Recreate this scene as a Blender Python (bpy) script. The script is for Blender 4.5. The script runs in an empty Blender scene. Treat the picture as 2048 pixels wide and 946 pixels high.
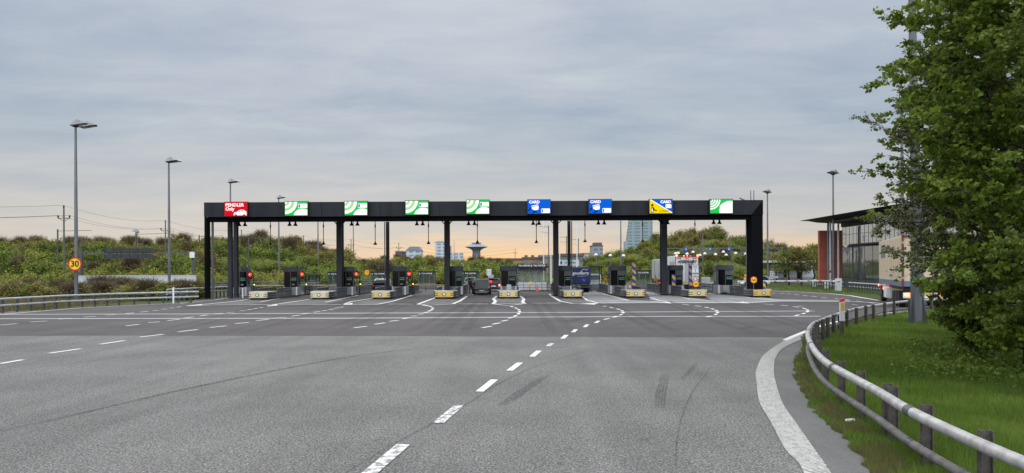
import bpy, math, random
import numpy as np
from mathutils import Vector, Matrix, noise
from mathutils.geometry import tessellate_polygon

# ------------------------------------------------------------------ camera model
F, EYE, ROLL, CX, CY = 1450.0, 2.5, 0.0045, 1024.0, 540.0
def unroll(px, py):
    dx, dy = px-CX, py-CY
    return dx-ROLL*dy, dy+ROLL*dx
def at(px, py, Y):                    # point at depth Y seen in that direction
    x, y = unroll(px, py)
    return Vector((x/F*Y, Y, EYE-y/F*Y))
def g(px, py):                        # ground point seen in that direction
    x, y = unroll(px, py)
    Y = F*EYE/y
    return (x/F*Y, Y)
def gx(px, Y): return (px-CX)/F*Y

sc = bpy.context.scene
COL = sc.collection
rnd = random.Random(7)

# ------------------------------------------------------------------ materials
MATS = {}
def newmat(name):
    m = bpy.data.materials.new(name); m.use_nodes = True
    nt = m.node_tree
    return m, nt, nt.nodes['Principled BSDF'], nt.nodes, nt.links
def pm(name, col, rough=.6, metal=0.0, var=.12, scale=2.0, bump=0.0, bscale=40, emit=0.0, ecol=None, streak=False, spec=.5):
    if name in MATS: return MATS[name]
    m, nt, b, N, L = newmat(name)
    tc = N.new('ShaderNodeTexCoord'); mp = N.new('ShaderNodeMapping')
    L.new(tc.outputs['Object'], mp.inputs[0])
    mp.inputs['Scale'].default_value = (1, 1, .15) if streak else (1, 1, 1)
    nz = N.new('ShaderNodeTexNoise'); nz.inputs['Scale'].default_value = scale; nz.inputs['Detail'].default_value = 5
    L.new(mp.outputs[0], nz.inputs['Vector'])
    mr = N.new('ShaderNodeMapRange'); mr.inputs[1].default_value = .3; mr.inputs[2].default_value = .7
    L.new(nz.outputs['Fac'], mr.inputs[0])
    mx = N.new('ShaderNodeMix'); mx.data_type = 'RGBA'
    mx.inputs[6].default_value = (*[c*(1-var) for c in col], 1); mx.inputs[7].default_value = (*[min(1, c*(1+var)) for c in col], 1)
    L.new(mr.outputs[0], mx.inputs[0]); L.new(mx.outputs[2], b.inputs['Base Color'])
    b.inputs['Roughness'].default_value = rough; b.inputs['Metallic'].default_value = metal
    b.inputs['Specular IOR Level'].default_value = spec
    if bump:
        n2 = N.new('ShaderNodeTexNoise'); n2.inputs['Scale'].default_value = bscale; n2.inputs['Detail'].default_value = 3
        L.new(tc.outputs['Object'], n2.inputs['Vector'])
        bp = N.new('ShaderNodeBump'); bp.inputs['Strength'].default_value = bump; bp.inputs['Distance'].default_value = .02
        L.new(n2.outputs['Fac'], bp.inputs['Height']); L.new(bp.outputs[0], b.inputs['Normal'])
    if emit:
        b.inputs['Emission Color'].default_value = (*(ecol or col), 1); b.inputs['Emission Strength'].default_value = emit
    MATS[name] = m
    return m

M = dict(
 legblack = pm('leg_black_paint', (.0035,.004,.005), .8, spec=.08),
 anthracite = pm('anthracite_paint', (.016,.018,.022), .6, .0, .3, 1.2, streak=True, spec=.25),
 soffit     = pm('soffit_black', (.0022,.0024,.0028), .8, spec=.1),
 colgrey    = pm('column_paint', (.030,.033,.040), .65, .0, .2, 1.5, streak=True),
 galv       = pm('galvanised_steel', (.17,.18,.195), .45, .55, .25, 3, streak=True),
 galvdark   = pm('weathered_steel', (.085,.09,.098), .55, .4, .3, 3, streak=True),
 galvmast   = pm('mast_steel', (.13,.14,.15), .6, .2, .35, 2, streak=True),
 galvlight  = pm('bright_galvanised', (.34,.36,.37), .5, .35, .22, 4),
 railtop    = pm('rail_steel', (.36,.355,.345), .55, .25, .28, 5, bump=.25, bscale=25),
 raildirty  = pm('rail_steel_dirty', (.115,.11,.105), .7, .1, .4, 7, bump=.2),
 postwood   = pm('post_grime', (.075,.067,.058), .85, .0, .4, 9, bump=.3),
 black      = pm('black_plastic', (.012,.012,.013), .5),
 blackglass = pm('black_glass', (.006,.007,.009), .12, 0, .05, spec=.22),
 glass      = pm('window_glass', (.04,.05,.055), .06, 0, .2, 1.0, spec=.9),
 booth      = pm('booth_cladding', (.085,.095,.105), .5, .3, .12, 2),
 boothmid   = pm('booth_panel', (.14,.155,.165), .5, .2, .1, 2),
 boothlt    = pm('booth_plinth', (.30,.31,.31), .7, 0, .2, 3, bump=.2),
 cream      = pm('cream_paint', (.62,.55,.36), .55, 0, .14, 3, streak=True),
 yellow     = pm('yellow_paint', (.62,.42,.10), .5, 0, .16, 3, streak=True),
 palelow    = pm('faded_yellow_paint', (.60,.48,.22), .5, 0, .16, 3, streak=True),
 orange     = pm('orange_yellow', (.85,.42,.04), .5, 0, .08),
 signyel    = pm('sign_yellow', (.95,.55,.02), .5, 0, .05),
 signred    = pm('sign_red', (.50,.025,.015), .5, 0, .08),
 white      = pm('white_paint', (.72,.73,.73), .5, 0, .08, 2, streak=True),
 offwhite   = pm('offwhite_panel', (.55,.57,.57), .6, 0, .1),
 blue       = pm('sign_blue', (.02,.09,.42), .5, 0, .08),
 navy       = pm('navy_tarpaulin', (.012,.025,.10), .5, 0, .15, 2),
 navysign   = pm('navy_sign', (.015,.022,.05), .5, 0, .1),
 tarpblue   = pm('light_blue_mark', (.02,.16,.6), .5),
 green      = pm('display_green', (.05,.30,.14), .5, 0, .1, emit=.10, ecol=(.05,.4,.2)),
 displaytxt = pm('display_text', (.4,.42,.42), .5, emit=.05, ecol=(.6,.6,.6)),
 greytarp   = pm('grey_tarpaulin', (.21,.23,.225), .6, 0, .12, 3, bump=.3, bscale=5),
 rubber     = pm('rubber', (.014,.014,.015), .8, 0, .2),
 rim        = pm('wheel_rim', (.28,.29,.30), .35, .8, .1),
 carblack   = pm('car_black', (.012,.013,.016), .12, .2, .05, spec=.8),
 carred     = pm('car_dark_red', (.05,.012,.018), .15, .2, .05, spec=.8),
 cardark    = pm('car_dark_plum', (.028,.016,.022), .15, .2, .05, spec=.8),
 carwhite   = pm('car_white', (.65,.67,.69), .2, .0, .05, spec=.8),
 roofbox    = pm('roof_box', (.32,.37,.42), .3),
 tail       = pm('tail_lamp', (.5,.01,.01), .3, emit=3.5, ecol=(1,.012,.012)),
 tailhot    = pm('tail_lamp_hot', (.9,.3,.2), .3, emit=6, ecol=(1,.14,.06)),
 taildim    = pm('tail_lamp_unlit', (.16,.010,.010), .25),
 amber      = pm('amber_lamp', (.9,.35,.05), .3, emit=6, ecol=(1,.38,.06)),
 redlamp    = pm('red_signal', (1,.05,.02), .3, emit=4, ecol=(1,.010,.006)),
 conc       = pm('concrete', (.24,.235,.225), .85, 0, .2, 2, bump=.3),
 kerb       = pm('kerb_dark', (.075,.068,.06), .9, 0, .35, 2, bump=.3),
 wallwhite  = pm('whitewashed_wall', (.52,.54,.56), .8, 0, .15, .5),
 darkredframe = pm('dark_red_frame', (.09,.008,.008), .5),
 rustframe = pm('rust_red_frame', (.16,.03,.02), .6),
 redwall    = pm('red_render_wall', (.47,.135,.09), .85, 0, .08, .7),
 roofdark   = pm('roof_metal', (.018,.019,.021), .6, .2, .2, .5),
 bark       = pm('bark', (.045,.036,.028), .9, 0, .3, 8, bump=.4),
 wood       = pm('creosoted_wood', (.10,.11,.09), .9, 0, .3, 4, streak=True),
 cone       = pm('traffic_cone', (.75,.06,.03), .5),
 skin       = pm('skin', (.42,.24,.17), .6),
 hair       = pm('hair', (.02,.014,.01), .8),
 trousers   = pm('dark_trousers', (.018,.018,.02), .85),
 jacket     = pm('brown_jacket', (.055,.035,.028), .85),
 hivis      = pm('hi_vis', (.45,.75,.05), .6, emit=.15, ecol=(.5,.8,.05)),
 creamseam  = pm('cream_seam', (.40,.33,.22), .6),
 creamtruck = pm('cream_truck_panel', (.60,.50,.34), .45, 0, .05, 1, streak=True),
 truckwhite = pm('truck_white', (.76,.77,.78), .4, 0, .07, 1.5, streak=True),
 silver     = pm('silver_tank', (.42,.44,.42), .35, .5, .2, 1, streak=True),
 farwhite   = pm('far_white_facade', (.42,.46,.52), .8, 0, .08, .05),
 fargrey    = pm('far_grey_facade', (.20,.23,.28), .8, 0, .1, .05),
 farband    = pm('far_floor_band', (.34,.40,.43), .7),
 farbrown   = pm('far_brown_roof', (.13,.085,.085), .8, 0, .15, .05),
 farbrick   = pm('far_brick', (.24,.10,.075), .8, 0, .3, .1),
 fartan     = pm('far_tan', (.22,.18,.13), .8, 0, .25, .15),
 farglass   = pm('far_glass', (.17,.26,.28), .3, 0, .3, .08),
 fargreen   = pm('far_green_trim', (.06,.16,.12), .8),
 plateyel   = pm('number_plate', (.6,.42,.05), .5),
)

def mat_asphalt(name, c1, c2, grain, bandscale):
    m, nt, b, N, L = newmat(name)
    geo = N.new('ShaderNodeNewGeometry')
    def noise_(sc_, det=3, stretch=None, rough=.5):
        n = N.new('ShaderNodeTexNoise'); n.inputs['Scale'].default_value = sc_; n.inputs['Detail'].default_value = det; n.inputs['Roughness'].default_value = rough
        if stretch:
            mp = N.new('ShaderNodeMapping'); mp.inputs['Scale'].default_value = stretch[:3]; mp.inputs['Rotation'].default_value = (0, 0, stretch[3])
            L.new(geo.outputs['Position'], mp.inputs[0]); L.new(mp.outputs[0], n.inputs['Vector'])
        else: L.new(geo.outputs['Position'], n.inputs['Vector'])
        return n
    fine = noise_(30, 6, rough=.85); big = noise_(.35, 4); band = noise_(bandscale, 3, (1.0, .06, 1, math.radians(-38)))
    vor = N.new('ShaderNodeTexVoronoi'); vor.inputs['Scale'].default_value = 55; L.new(geo.outputs['Position'], vor.inputs['Vector'])
    def mr(src, a, b_, c, d):
        r = N.new('ShaderNodeMapRange'); r.inputs[1].default_value = a; r.inputs[2].default_value = b_; r.inputs[3].default_value = c; r.inputs[4].default_value = d
        L.new(src, r.inputs[0]); return r.outputs[0]
    def mul(a, b_):
        x = N.new('ShaderNodeMath'); x.operation = 'MULTIPLY'; L.new(a, x.inputs[0]); L.new(b_, x.inputs[1]); return x.outputs[0]
    k = mul(mul(mr(fine.outputs['Fac'], .33, .67, 1-grain, 1+grain), mr(big.outputs['Fac'], .3, .7, .86, 1.12)),
            mul(mr(band.outputs['Fac'], .3, .7, .88, 1.10), mr(vor.outputs['Color'], 0, 1, 1-grain*.45, 1+grain*.6)))
    mx = N.new('ShaderNodeMix'); mx.data_type = 'RGBA'; mx.inputs[6].default_value = (*c1, 1); mx.inputs[7].default_value = (*c2, 1)
    L.new(big.outputs['Fac'], mx.inputs[0])
    vm = N.new('ShaderNodeVectorMath'); vm.operation = 'SCALE'; L.new(mx.outputs[2], vm.inputs[0]); L.new(k, vm.inputs['Scale'])
    L.new(vm.outputs[0], b.inputs['Base Color']); b.inputs['Roughness'].default_value = .88; b.inputs['Specular IOR Level'].default_value = .25
    bp = N.new('ShaderNodeBump'); bp.inputs['Strength'].default_value = .35; bp.inputs['Distance'].default_value = .01
    L.new(fine.outputs['Fac'], bp.inputs['Height']); L.new(bp.outputs[0], b.inputs['Normal'])
    return m
M['asphalt_near'] = mat_asphalt('asphalt_coarse', (.112,.110,.104), (.128,.124,.117), 1.3, 1.1)
M['asphalt_dark'] = mat_asphalt('asphalt_fresh', (.066,.060,.060), (.078,.071,.070), .30, .5)
M['asphalt_shoulder'] = mat_asphalt('asphalt_shoulder', (.10,.098,.096), (.13,.128,.122), .30, 2.0)
M['apron'] = mat_asphalt('apron_concrete', (.19,.19,.188), (.26,.26,.255), .2, .8)
M['apronworn'] = mat_asphalt('apron_worn', (.105,.102,.098), (.15,.147,.142), .3, 2.5)

def mat_marking(name, col, wear, grey=(.13,.13,.13), thr=.5):
    m, nt, b, N, L = newmat(name)
    geo = N.new('ShaderNodeNewGeometry')
    n = N.new('ShaderNodeTexNoise'); n.inputs['Scale'].default_value = 9; n.inputs['Detail'].default_value = 8; n.inputs['Roughness'].default_value = .7
    L.new(geo.outputs['Position'], n.inputs['Vector'])
    r = N.new('ShaderNodeMapRange'); r.inputs[1].default_value = thr-.03; r.inputs[2].default_value = thr+.06; r.inputs[3].default_value = 1-wear; r.inputs[4].default_value = 1
    L.new(n.outputs['Fac'], r.inputs[0])
    mx = N.new('ShaderNodeMix'); mx.data_type = 'RGBA'; mx.inputs[6].default_value = (*grey, 1); mx.inputs[7].default_value = (*col, 1)
    L.new(r.outputs[0], mx.inputs[0]); L.new(mx.outputs[2], b.inputs['Base Color']); b.inputs['Roughness'].default_value = .7
    return m
M['mark'] = mat_marking('marking_paint', (.62,.62,.59), .25, thr=.42)
M['markworn'] = mat_marking('marking_worn', (.60,.60,.57), .9, thr=.47)
M['markfaint'] = mat_marking('marking_faint', (.34,.335,.33), .5)
M['rib'] = mat_marking('edge_line_rib', (.46,.45,.42), .5, (.20,.19,.18), .47)
M['ribbase'] = mat_marking('edge_line_base', (.22,.215,.20), .5, (.12,.115,.11), .5)

def mat_tyre():
    m, nt, b, N, L = newmat('tyre_rubber_deposit')
    geo = N.new('ShaderNodeNewGeometry'); n = N.new('ShaderNodeTexNoise'); n.inputs['Scale'].default_value = 14; n.inputs['Detail'].default_value = 6
    L.new(geo.outputs['Position'], n.inputs['Vector'])
    at_ = N.new('ShaderNodeAttribute'); at_.attribute_name = 'fade'
    r = N.new('ShaderNodeMapRange'); r.inputs[1].default_value = .35; r.inputs[2].default_value = .65; r.inputs[3].default_value = .15; r.inputs[4].default_value = 1
    L.new(n.outputs['Fac'], r.inputs[0])
    mu = N.new('ShaderNodeMath'); mu.operation = 'MULTIPLY'; L.new(r.outputs[0], mu.inputs[0]); L.new(at_.outputs['Fac'], mu.inputs[1])
    L.new(mu.outputs[0], b.inputs['Alpha']); b.inputs['Base Color'].default_value = (.035, .034, .034, 1); b.inputs['Roughness'].default_value = .8
    return m
M['tyremark'] = mat_tyre()

def mat_ground(name, cols, s1=.15, s2=3.0):
    m, nt, b, N, L = newmat(name)
    geo = N.new('ShaderNodeNewGeometry')
    n = N.new('ShaderNodeTexNoise'); n.inputs['Scale'].default_value = s1; n.inputs['Detail'].default_value = 8; n.inputs['Roughness'].default_value = .65
    n2 = N.new('ShaderNodeTexNoise'); n2.inputs['Scale'].default_value = s2; n2.inputs['Detail'].default_value = 6; n2.inputs['Roughness'].default_value = .7
    for q in (n, n2): L.new(geo.outputs['Position'], q.inputs['Vector'])
    ad = N.new('ShaderNodeMath'); ad.operation = 'MULTIPLY_ADD'; ad.inputs[1].default_value = .5; L.new(n2.outputs['Fac'], ad.inputs[0])
    hf = N.new('ShaderNodeMath'); hf.operation = 'MULTIPLY'; hf.inputs[1].default_value = .5; L.new(n.outputs['Fac'], hf.inputs[0]); L.new(hf.outputs[0], ad.inputs[2])
    cr = N.new('ShaderNodeValToRGB'); e = cr.color_ramp.elements
    e[0].position = .36; e[0].color = (*cols[0], 1); e[1].position = .64; e[1].color = (*cols[-1], 1)
    for i, c in enumerate(cols[1:-1]):
        x = e.new(.36+.28*(i+1)/(len(cols)-1)); x.color = (*c, 1)
    L.new(ad.outputs[0], cr.inputs[0]); L.new(cr.outputs[0], b.inputs['Base Color']); b.inputs['Roughness'].default_value = .95; b.inputs['Specular IOR Level'].default_value = .1
    bp = N.new('ShaderNodeBump'); bp.inputs['Strength'].default_value = .6; bp.inputs['Distance'].default_value = .15
    L.new(n2.outputs['Fac'], bp.inputs['Height']); L.new(bp.outputs[0], b.inputs['Normal'])
    return m
M['ground'] = mat_ground('ground_grass', [(.035,.045,.015),(.06,.075,.025),(.09,.085,.045)])
M['verge'] = mat_ground('verge_soil', [(.030,.040,.012),(.050,.080,.016),(.07,.075,.03)], .6, 8)
M['hill'] = mat_ground('hill_scrub', [(.022,.032,.008),(.06,.08,.016),(.10,.115,.030),(.085,.075,.035)], .08, 1.2)

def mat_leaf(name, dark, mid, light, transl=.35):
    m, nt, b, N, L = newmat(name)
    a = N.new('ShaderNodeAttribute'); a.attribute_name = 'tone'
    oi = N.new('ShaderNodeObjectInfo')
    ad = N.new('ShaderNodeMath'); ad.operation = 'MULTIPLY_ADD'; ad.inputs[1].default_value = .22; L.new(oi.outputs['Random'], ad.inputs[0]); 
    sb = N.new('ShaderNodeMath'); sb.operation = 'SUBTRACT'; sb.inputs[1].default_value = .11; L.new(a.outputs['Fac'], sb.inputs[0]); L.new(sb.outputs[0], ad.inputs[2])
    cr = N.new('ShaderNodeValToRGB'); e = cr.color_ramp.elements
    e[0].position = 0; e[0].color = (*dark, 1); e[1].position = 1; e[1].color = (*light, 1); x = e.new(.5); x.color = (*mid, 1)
    L.new(ad.outputs[0], cr.inputs[0]); L.new(cr.outputs[0], b.inputs['Base Color']); b.inputs['Roughness'].default_value = .6; b.inputs['Specular IOR Level'].default_value = .25
    tr = N.new('ShaderNodeBsdfTranslucent'); L.new(cr.outputs[0], tr.inputs[0])
    ms = N.new('ShaderNodeMixShader'); ms.inputs[0].default_value = transl
    L.new(b.outputs[0], ms.inputs[1]); L.new(tr.outputs[0], ms.inputs[2]); L.new(ms.outputs[0], N['Material Output'].inputs[0])
    return m
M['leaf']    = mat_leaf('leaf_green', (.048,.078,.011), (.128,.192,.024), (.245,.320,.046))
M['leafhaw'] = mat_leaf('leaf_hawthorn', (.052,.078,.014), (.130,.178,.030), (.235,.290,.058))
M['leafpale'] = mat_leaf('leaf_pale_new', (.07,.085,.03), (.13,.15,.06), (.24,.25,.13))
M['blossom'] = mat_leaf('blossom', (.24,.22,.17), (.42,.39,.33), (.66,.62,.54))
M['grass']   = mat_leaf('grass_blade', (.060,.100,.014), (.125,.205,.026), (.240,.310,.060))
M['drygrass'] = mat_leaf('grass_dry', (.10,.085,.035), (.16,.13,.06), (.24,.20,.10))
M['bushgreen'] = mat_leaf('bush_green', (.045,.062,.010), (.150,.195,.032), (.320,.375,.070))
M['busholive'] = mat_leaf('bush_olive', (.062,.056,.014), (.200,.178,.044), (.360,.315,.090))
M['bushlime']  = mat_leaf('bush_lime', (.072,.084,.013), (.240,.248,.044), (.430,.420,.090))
M['twig']    = mat_leaf('bare_twig', (.055,.040,.024), (.120,.085,.050), (.20,.145,.085), .1)

# ------------------------------------------------------------------ mesh builder
_L = []
def LAST(): return _L[-1]
class MB:
    def __init__(s): s.v = []; s.f = []; s.mi = []; s.cur = 0
    def add(s, vs, fs):
        n = len(s.v); s.v += [tuple(v) for v in vs]; s.f += [tuple(i+n for i in f) for f in fs]; s.mi += [s.cur]*len(fs); return s
    def box(s, c, d, rz=0, rx=0, ry=0):
        R = Matrix.Rotation(rz, 3, 'Z') @ Matrix.Rotation(ry, 3, 'Y') @ Matrix.Rotation(rx, 3, 'X')
        vs = [Vector(c)+R@Vector((x*d[0]/2, y*d[1]/2, z*d[2]/2)) for x in (-1,1) for y in (-1,1) for z in (-1,1)]
        return s.add(vs, [(0,1,3,2),(4,6,7,5),(0,4,5,1),(2,3,7,6),(0,2,6,4),(1,5,7,3)])
    def bar(s, a, b, w, h=None):
        a, b = Vector(a), Vector(b); h = h or w; d = (b-a); L = d.length; d.normalize()
        up = Vector((0,0,1)) if abs(d.z) < .95 else Vector((0,1,0))
        x = d.cross(up).normalized(); y = x.cross(d)
        vs = [p+x*sx*w/2+y*sy*h/2 for p in (a, b) for sx, sy in ((-1,-1),(1,-1),(1,1),(-1,1))]
        return s.add(vs, [(3,2,1,0),(4,5,6,7),(0,1,5,4),(1,2,6,5),(2,3,7,6),(3,0,4,7)])
    def tube(s, pts, r, n=10, caps=True):
        pts = [Vector(p) for p in pts]; m = len(pts)
        rs = r if isinstance(r, (list, tuple)) else [r]*m
        vs = []; prev = None
        for i, p in enumerate(pts):
            d = (pts[min(i+1, m-1)]-pts[max(i-1, 0)]).normalized()
            ref = prev if prev is not None else (Vector((0,0,1)) if abs(d.z) < .9 else Vector((1,0,0)))
            x = (ref - d*ref.dot(d)).normalized(); prev = x; y = d.cross(x)
            vs += [p+(x*math.cos(2*math.pi*k/n)+y*math.sin(2*math.pi*k/n))*rs[i] for k in range(n)]
        fs = [(i*n+k, i*n+(k+1)%n, (i+1)*n+(k+1)%n, (i+1)*n+k) for i in range(m-1) for k in range(n)]
        if caps: fs += [tuple(range(n-1, -1, -1)), tuple((m-1)*n+k for k in range(n))]
        return s.add(vs, fs)
    def cyl(s, a, b, r0, r1=None, n=14): return s.tube([a, b], [r0, r0 if r1 is None else r1], n)
    def lathe(s, prof, c=(0,0,0), n=24):
        c = Vector(c); vs = []; m = len(prof)
        for r, z in prof: vs += [c+Vector((r*math.cos(2*math.pi*k/n), r*math.sin(2*math.pi*k/n), z)) for k in range(n)]
        fs = [(i*n+k, i*n+(k+1)%n, (i+1)*n+(k+1)%n, (i+1)*n+k) for i in range(m-1) for k in range(n)]
        fs += [tuple(range(n-1, -1, -1)), tuple((m-1)*n+k for k in range(n))]
        return s.add(vs, fs)
    def prism(s, poly, a, b, axis='z'):       # closed outline swept between a and b along an axis
        def P(u, v, w): return {'z': (u, v, w), 'y': (u, w, v), 'x': (w, u, v)}[axis]
        n = len(poly); vs = [P(u, v, a) for u, v in poly]+[P(u, v, b) for u, v in poly]
        tri = tessellate_polygon([[Vector((u, v, 0)) for u, v in poly]])
        area = sum(poly[i][0]*poly[(i+1)%n][1]-poly[(i+1)%n][0]*poly[i][1] for i in range(n))
        fs = [(i, (i+1)%n, (i+1)%n+n, i+n) for i in range(n)]
        fs += [tuple(t) for t in tri]+[tuple(i+n for i in t) for t in tri]
        return s.add(vs, fs)
    def sheet(s, poly, z):                    # flat polygon on the ground
        tri = tessellate_polygon([[Vector((u, v, 0)) for u, v in poly]])
        return s.add([(u, v, z) for u, v in poly], [tuple(t) for t in tri])
    def face(s, pts): return s.add(pts, [tuple(range(len(pts)))])
    def plate(s, poly, y, t=.006):            # outline in XZ, facing -Y, thickness t
        return s.prism(poly, y-t, y, 'y')
    def disc(s, c, r, y, t=.01, n=28):
        return s.plate([(c[0]+r*math.cos(2*math.pi*k/n), c[1]+r*math.sin(2*math.pi*k/n)) for k in range(n)], y, t)
    def strip(s, pts, w, z):                  # painted line following ground points
        pts = [Vector((p[0], p[1])) for p in pts]; m = len(pts); L_ = []; R_ = []
        for i, p in enumerate(pts):
            d = (pts[min(i+1, m-1)]-pts[max(i-1, 0)]).normalized(); nrm = Vector((-d.y, d.x))
            ww = w[i] if isinstance(w, (list, tuple)) else w
            L_.append(p+nrm*ww/2); R_.append(p-nrm*ww/2)
        vs = [(p.x, p.y, z) for p in L_]+[(p.x, p.y, z) for p in R_]
        return s.add(vs, [(m+i, m+i+1, i+1, i) for i in range(m-1)])
    def build(s, name, mats, parent=None, bevel=0, smooth=True):
        me = bpy.data.meshes.new(name); me.from_pydata(s.v, [], s.f)
        for m in (mats if isinstance(mats, (list, tuple)) else [mats]): me.materials.append(M[m] if isinstance(m, str) else m)
        me.polygons.foreach_set('material_index', s.mi)
        import bmesh
        bm = bmesh.new(); bm.from_mesh(me); bmesh.ops.recalc_face_normals(bm, faces=bm.faces); bm.to_mesh(me); bm.free()
        if smooth:
            me.polygons.foreach_set('use_smooth', [True]*len(me.polygons)); me.set_sharp_from_angle(angle=math.radians(38))
        me.update()
        o = bpy.data.objects.new(name, me); COL.objects.link(o)
        if parent is not None: o.parent = parent
        _L.append(o)
        if bevel:
            b = o.modifiers.new('bevel', 'BEVEL'); b.width = bevel; b.segments = 2; b.limit_method = 'ANGLE'; b.angle_limit = math.radians(40)
        return o

def tag(o, label=None, cat=None, group=None, kind=None):
    if label: o['label'] = label
    if cat: o['category'] = cat
    if group: o['group'] = group
    if kind: o['kind'] = kind
    return o
def empty(name, loc=(0,0,0), rz=0, label=None, cat=None, group=None, scale=None):
    o = bpy.data.objects.new(name, None); COL.objects.link(o); o.location = loc; o.rotation_euler.z = rz; o.empty_display_size = .2
    if scale: o.scale = scale
    return tag(o, label, cat, group)
KIDS = {}
def copy_tree(o, parent=None, kids=None):
    c = o.copy(); COL.objects.link(c)
    if parent is not None: c.parent = parent
    for ch in [x for x in o.children]: copy_tree(ch, c)
    return c
def text(s, size, loc, mat, parent, name='lettering', bold=.0, sx=1.0, align='CENTER', depth=.004, shear=0, rz=0):
    cu = bpy.data.curves.new('lettering_curve', 'FONT'); cu.body = s; cu.size = size; cu.align_x = align; cu.align_y = 'CENTER'
    cu.extrude = depth; cu.offset = bold; cu.shear = shear; cu.resolution_u = 3
    t = bpy.data.objects.new('lettering_source', cu); COL.objects.link(t)
    dg = bpy.context.evaluated_depsgraph_get(); me = bpy.data.meshes.new_from_object(t.evaluated_get(dg))
    bpy.data.objects.remove(t); bpy.data.curves.remove(cu)
    me.materials.clear(); me.materials.append(M[mat] if isinstance(mat, str) else mat)
    o = bpy.data.objects.new(name, me); COL.objects.link(o); o.parent = parent
    o.location = loc; o.rotation_euler = (math.pi/2, 0, rz); o.scale = (sx, 1, 1)
    return o
ORD = ['leftmost','second','third','fourth','fifth','sixth','seventh','eighth','ninth','rightmost']
# ================================================================== world, camera, sun
W = bpy.data.worlds.new("World"); sc.world = W; W.use_nodes = True
N, L = W.node_tree.nodes, W.node_tree.links
bg = N['Background']
SUN_EL, SUN_AZ = math.radians(28), math.radians(-12)      # low behind the clouds ahead, a little left
sky = N.new('ShaderNodeTexSky'); sky.sky_type = 'NISHITA'; sky.sun_disc = False; sky.sun_elevation = SUN_EL; sky.sun_rotation = SUN_AZ
tc = N.new('ShaderNodeTexCoord')
sep = N.new('ShaderNodeSeparateXYZ'); L.new(tc.outputs['Generated'], sep.inputs[0])
def wm(op, a, b=None, c=None, clamp=False):
    n = N.new('ShaderNodeMath'); n.operation = op; n.use_clamp = clamp
    for i, x in enumerate((a, b, c)):
        if x is None: continue
        if isinstance(x, (int, float)): n.inputs[i].default_value = x
        else: L.new(x, n.inputs[i])
    return n.outputs[0]
zz = wm('MAXIMUM', sep.outputs[2], 0.0)
# cloud deck: direction projected on a flat layer overhead
den = wm('ADD', zz, .10)
cu, cv = wm('DIVIDE', sep.outputs[0], den), wm('DIVIDE', sep.outputs[1], den)
cmb = N.new('ShaderNodeCombineXYZ'); L.new(cu, cmb.inputs[0]); L.new(cv, cmb.inputs[1])
def wnoise(scale, det, rough, stretch, dist=0):
    mp = N.new('ShaderNodeMapping'); mp.inputs['Scale'].default_value = stretch; mp.inputs['Rotation'].default_value = (0, 0, .12); L.new(cmb.outputs[0], mp.inputs[0])
    n = N.new('ShaderNodeTexNoise'); n.inputs['Scale'].default_value = scale; n.inputs['Detail'].default_value = det; n.inputs['Roughness'].default_value = rough; n.inputs['Distortion'].default_value = dist
    L.new(mp.outputs[0], n.inputs['Vector']); return n.outputs['Fac']
c1 = wnoise(.55, 7, .55, (1, 1.35, 1), .25); c2 = wnoise(1.9, 8, .6, (.7, 1.3, 1), .3)
cl = wm('ADD', wm('MULTIPLY', c1, .50), wm('MULTIPLY', c2, .50))
clr = N.new('ShaderNodeMapRange'); clr.inputs[1].default_value = .36; clr.inputs[2].default_value = .64; L.new(cl, clr.inputs[0])
def ramp(src, stops):
    r = N.new('ShaderNodeValToRGB'); e = r.color_ramp.elements
    e[0].position, e[0].color = stops[0][0], (*stops[0][1], 1); e[1].position, e[1].color = stops[-1][0], (*stops[-1][1], 1)
    for p, c in stops[1:-1]:
        x = e.new(p); x.color = (*c, 1)
    L.new(src, r.inputs[0]); return r.outputs[0]
base = ramp(zz, [(0,(.60,.55,.48)),(.05,(.575,.545,.505)),(.10,(.495,.503,.512)),(.17,(.424,.473,.524)),(.27,(.450,.494,.558)),(.36,(.51,.54,.595)),(.55,(.95,.99,1.06)),(1,(1.0,1.0,1.0))])
darkr = ramp(zz, [(0,(.95,.92,.90)),(.08,(.87,.90,.94)),(.2,(.67,.745,.845)),(1,(.78,.84,.92))])
lightr = ramp(zz, [(0,(1.05,1.01,.96)),(.08,(1.06,1.03,1.0)),(.2,(1.12,1.10,1.07)),(1,(1.1,1.08,1.05))])
def mixc(f, a, b, bt='MIX'):
    n = N.new('ShaderNodeMix'); n.data_type = 'RGBA'; n.blend_type = bt
    if isinstance(f, (int, float)): n.inputs[0].default_value = f
    else: L.new(f, n.inputs[0])
    for i, x in ((6, a), (7, b)):
        if isinstance(x, tuple): n.inputs[i].default_value = (*x, 1)
        else: L.new(x, n.inputs[i])
    return n.outputs[2]
cloudmul = mixc(clr.outputs[0], darkr, lightr)
cloud = mixc(1.0, base, cloudmul, 'MULTIPLY')
lift = N.new('ShaderNodeVectorMath'); lift.operation = 'SCALE'; L.new(cloud, lift.inputs[0]); 
zen = N.new('ShaderNodeMapRange'); zen.inputs[1].default_value = .38; zen.inputs[2].default_value = .8; zen.inputs[3].default_value = 1.12; zen.inputs[4].default_value = 1.95; L.new(zz, zen.inputs[0])
backl = wm('ADD', 1.0, wm('MULTIPLY', wm('MULTIPLY', wm('SUBTRACT', 0.0, sep.outputs[1]), 1.3, clamp=True), 1.25))   # brightness added to the unseen sky behind the viewer, lights camera-facing surfaces
L.new(wm('MULTIPLY', zen.outputs[0], backl), lift.inputs['Scale'])
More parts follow.
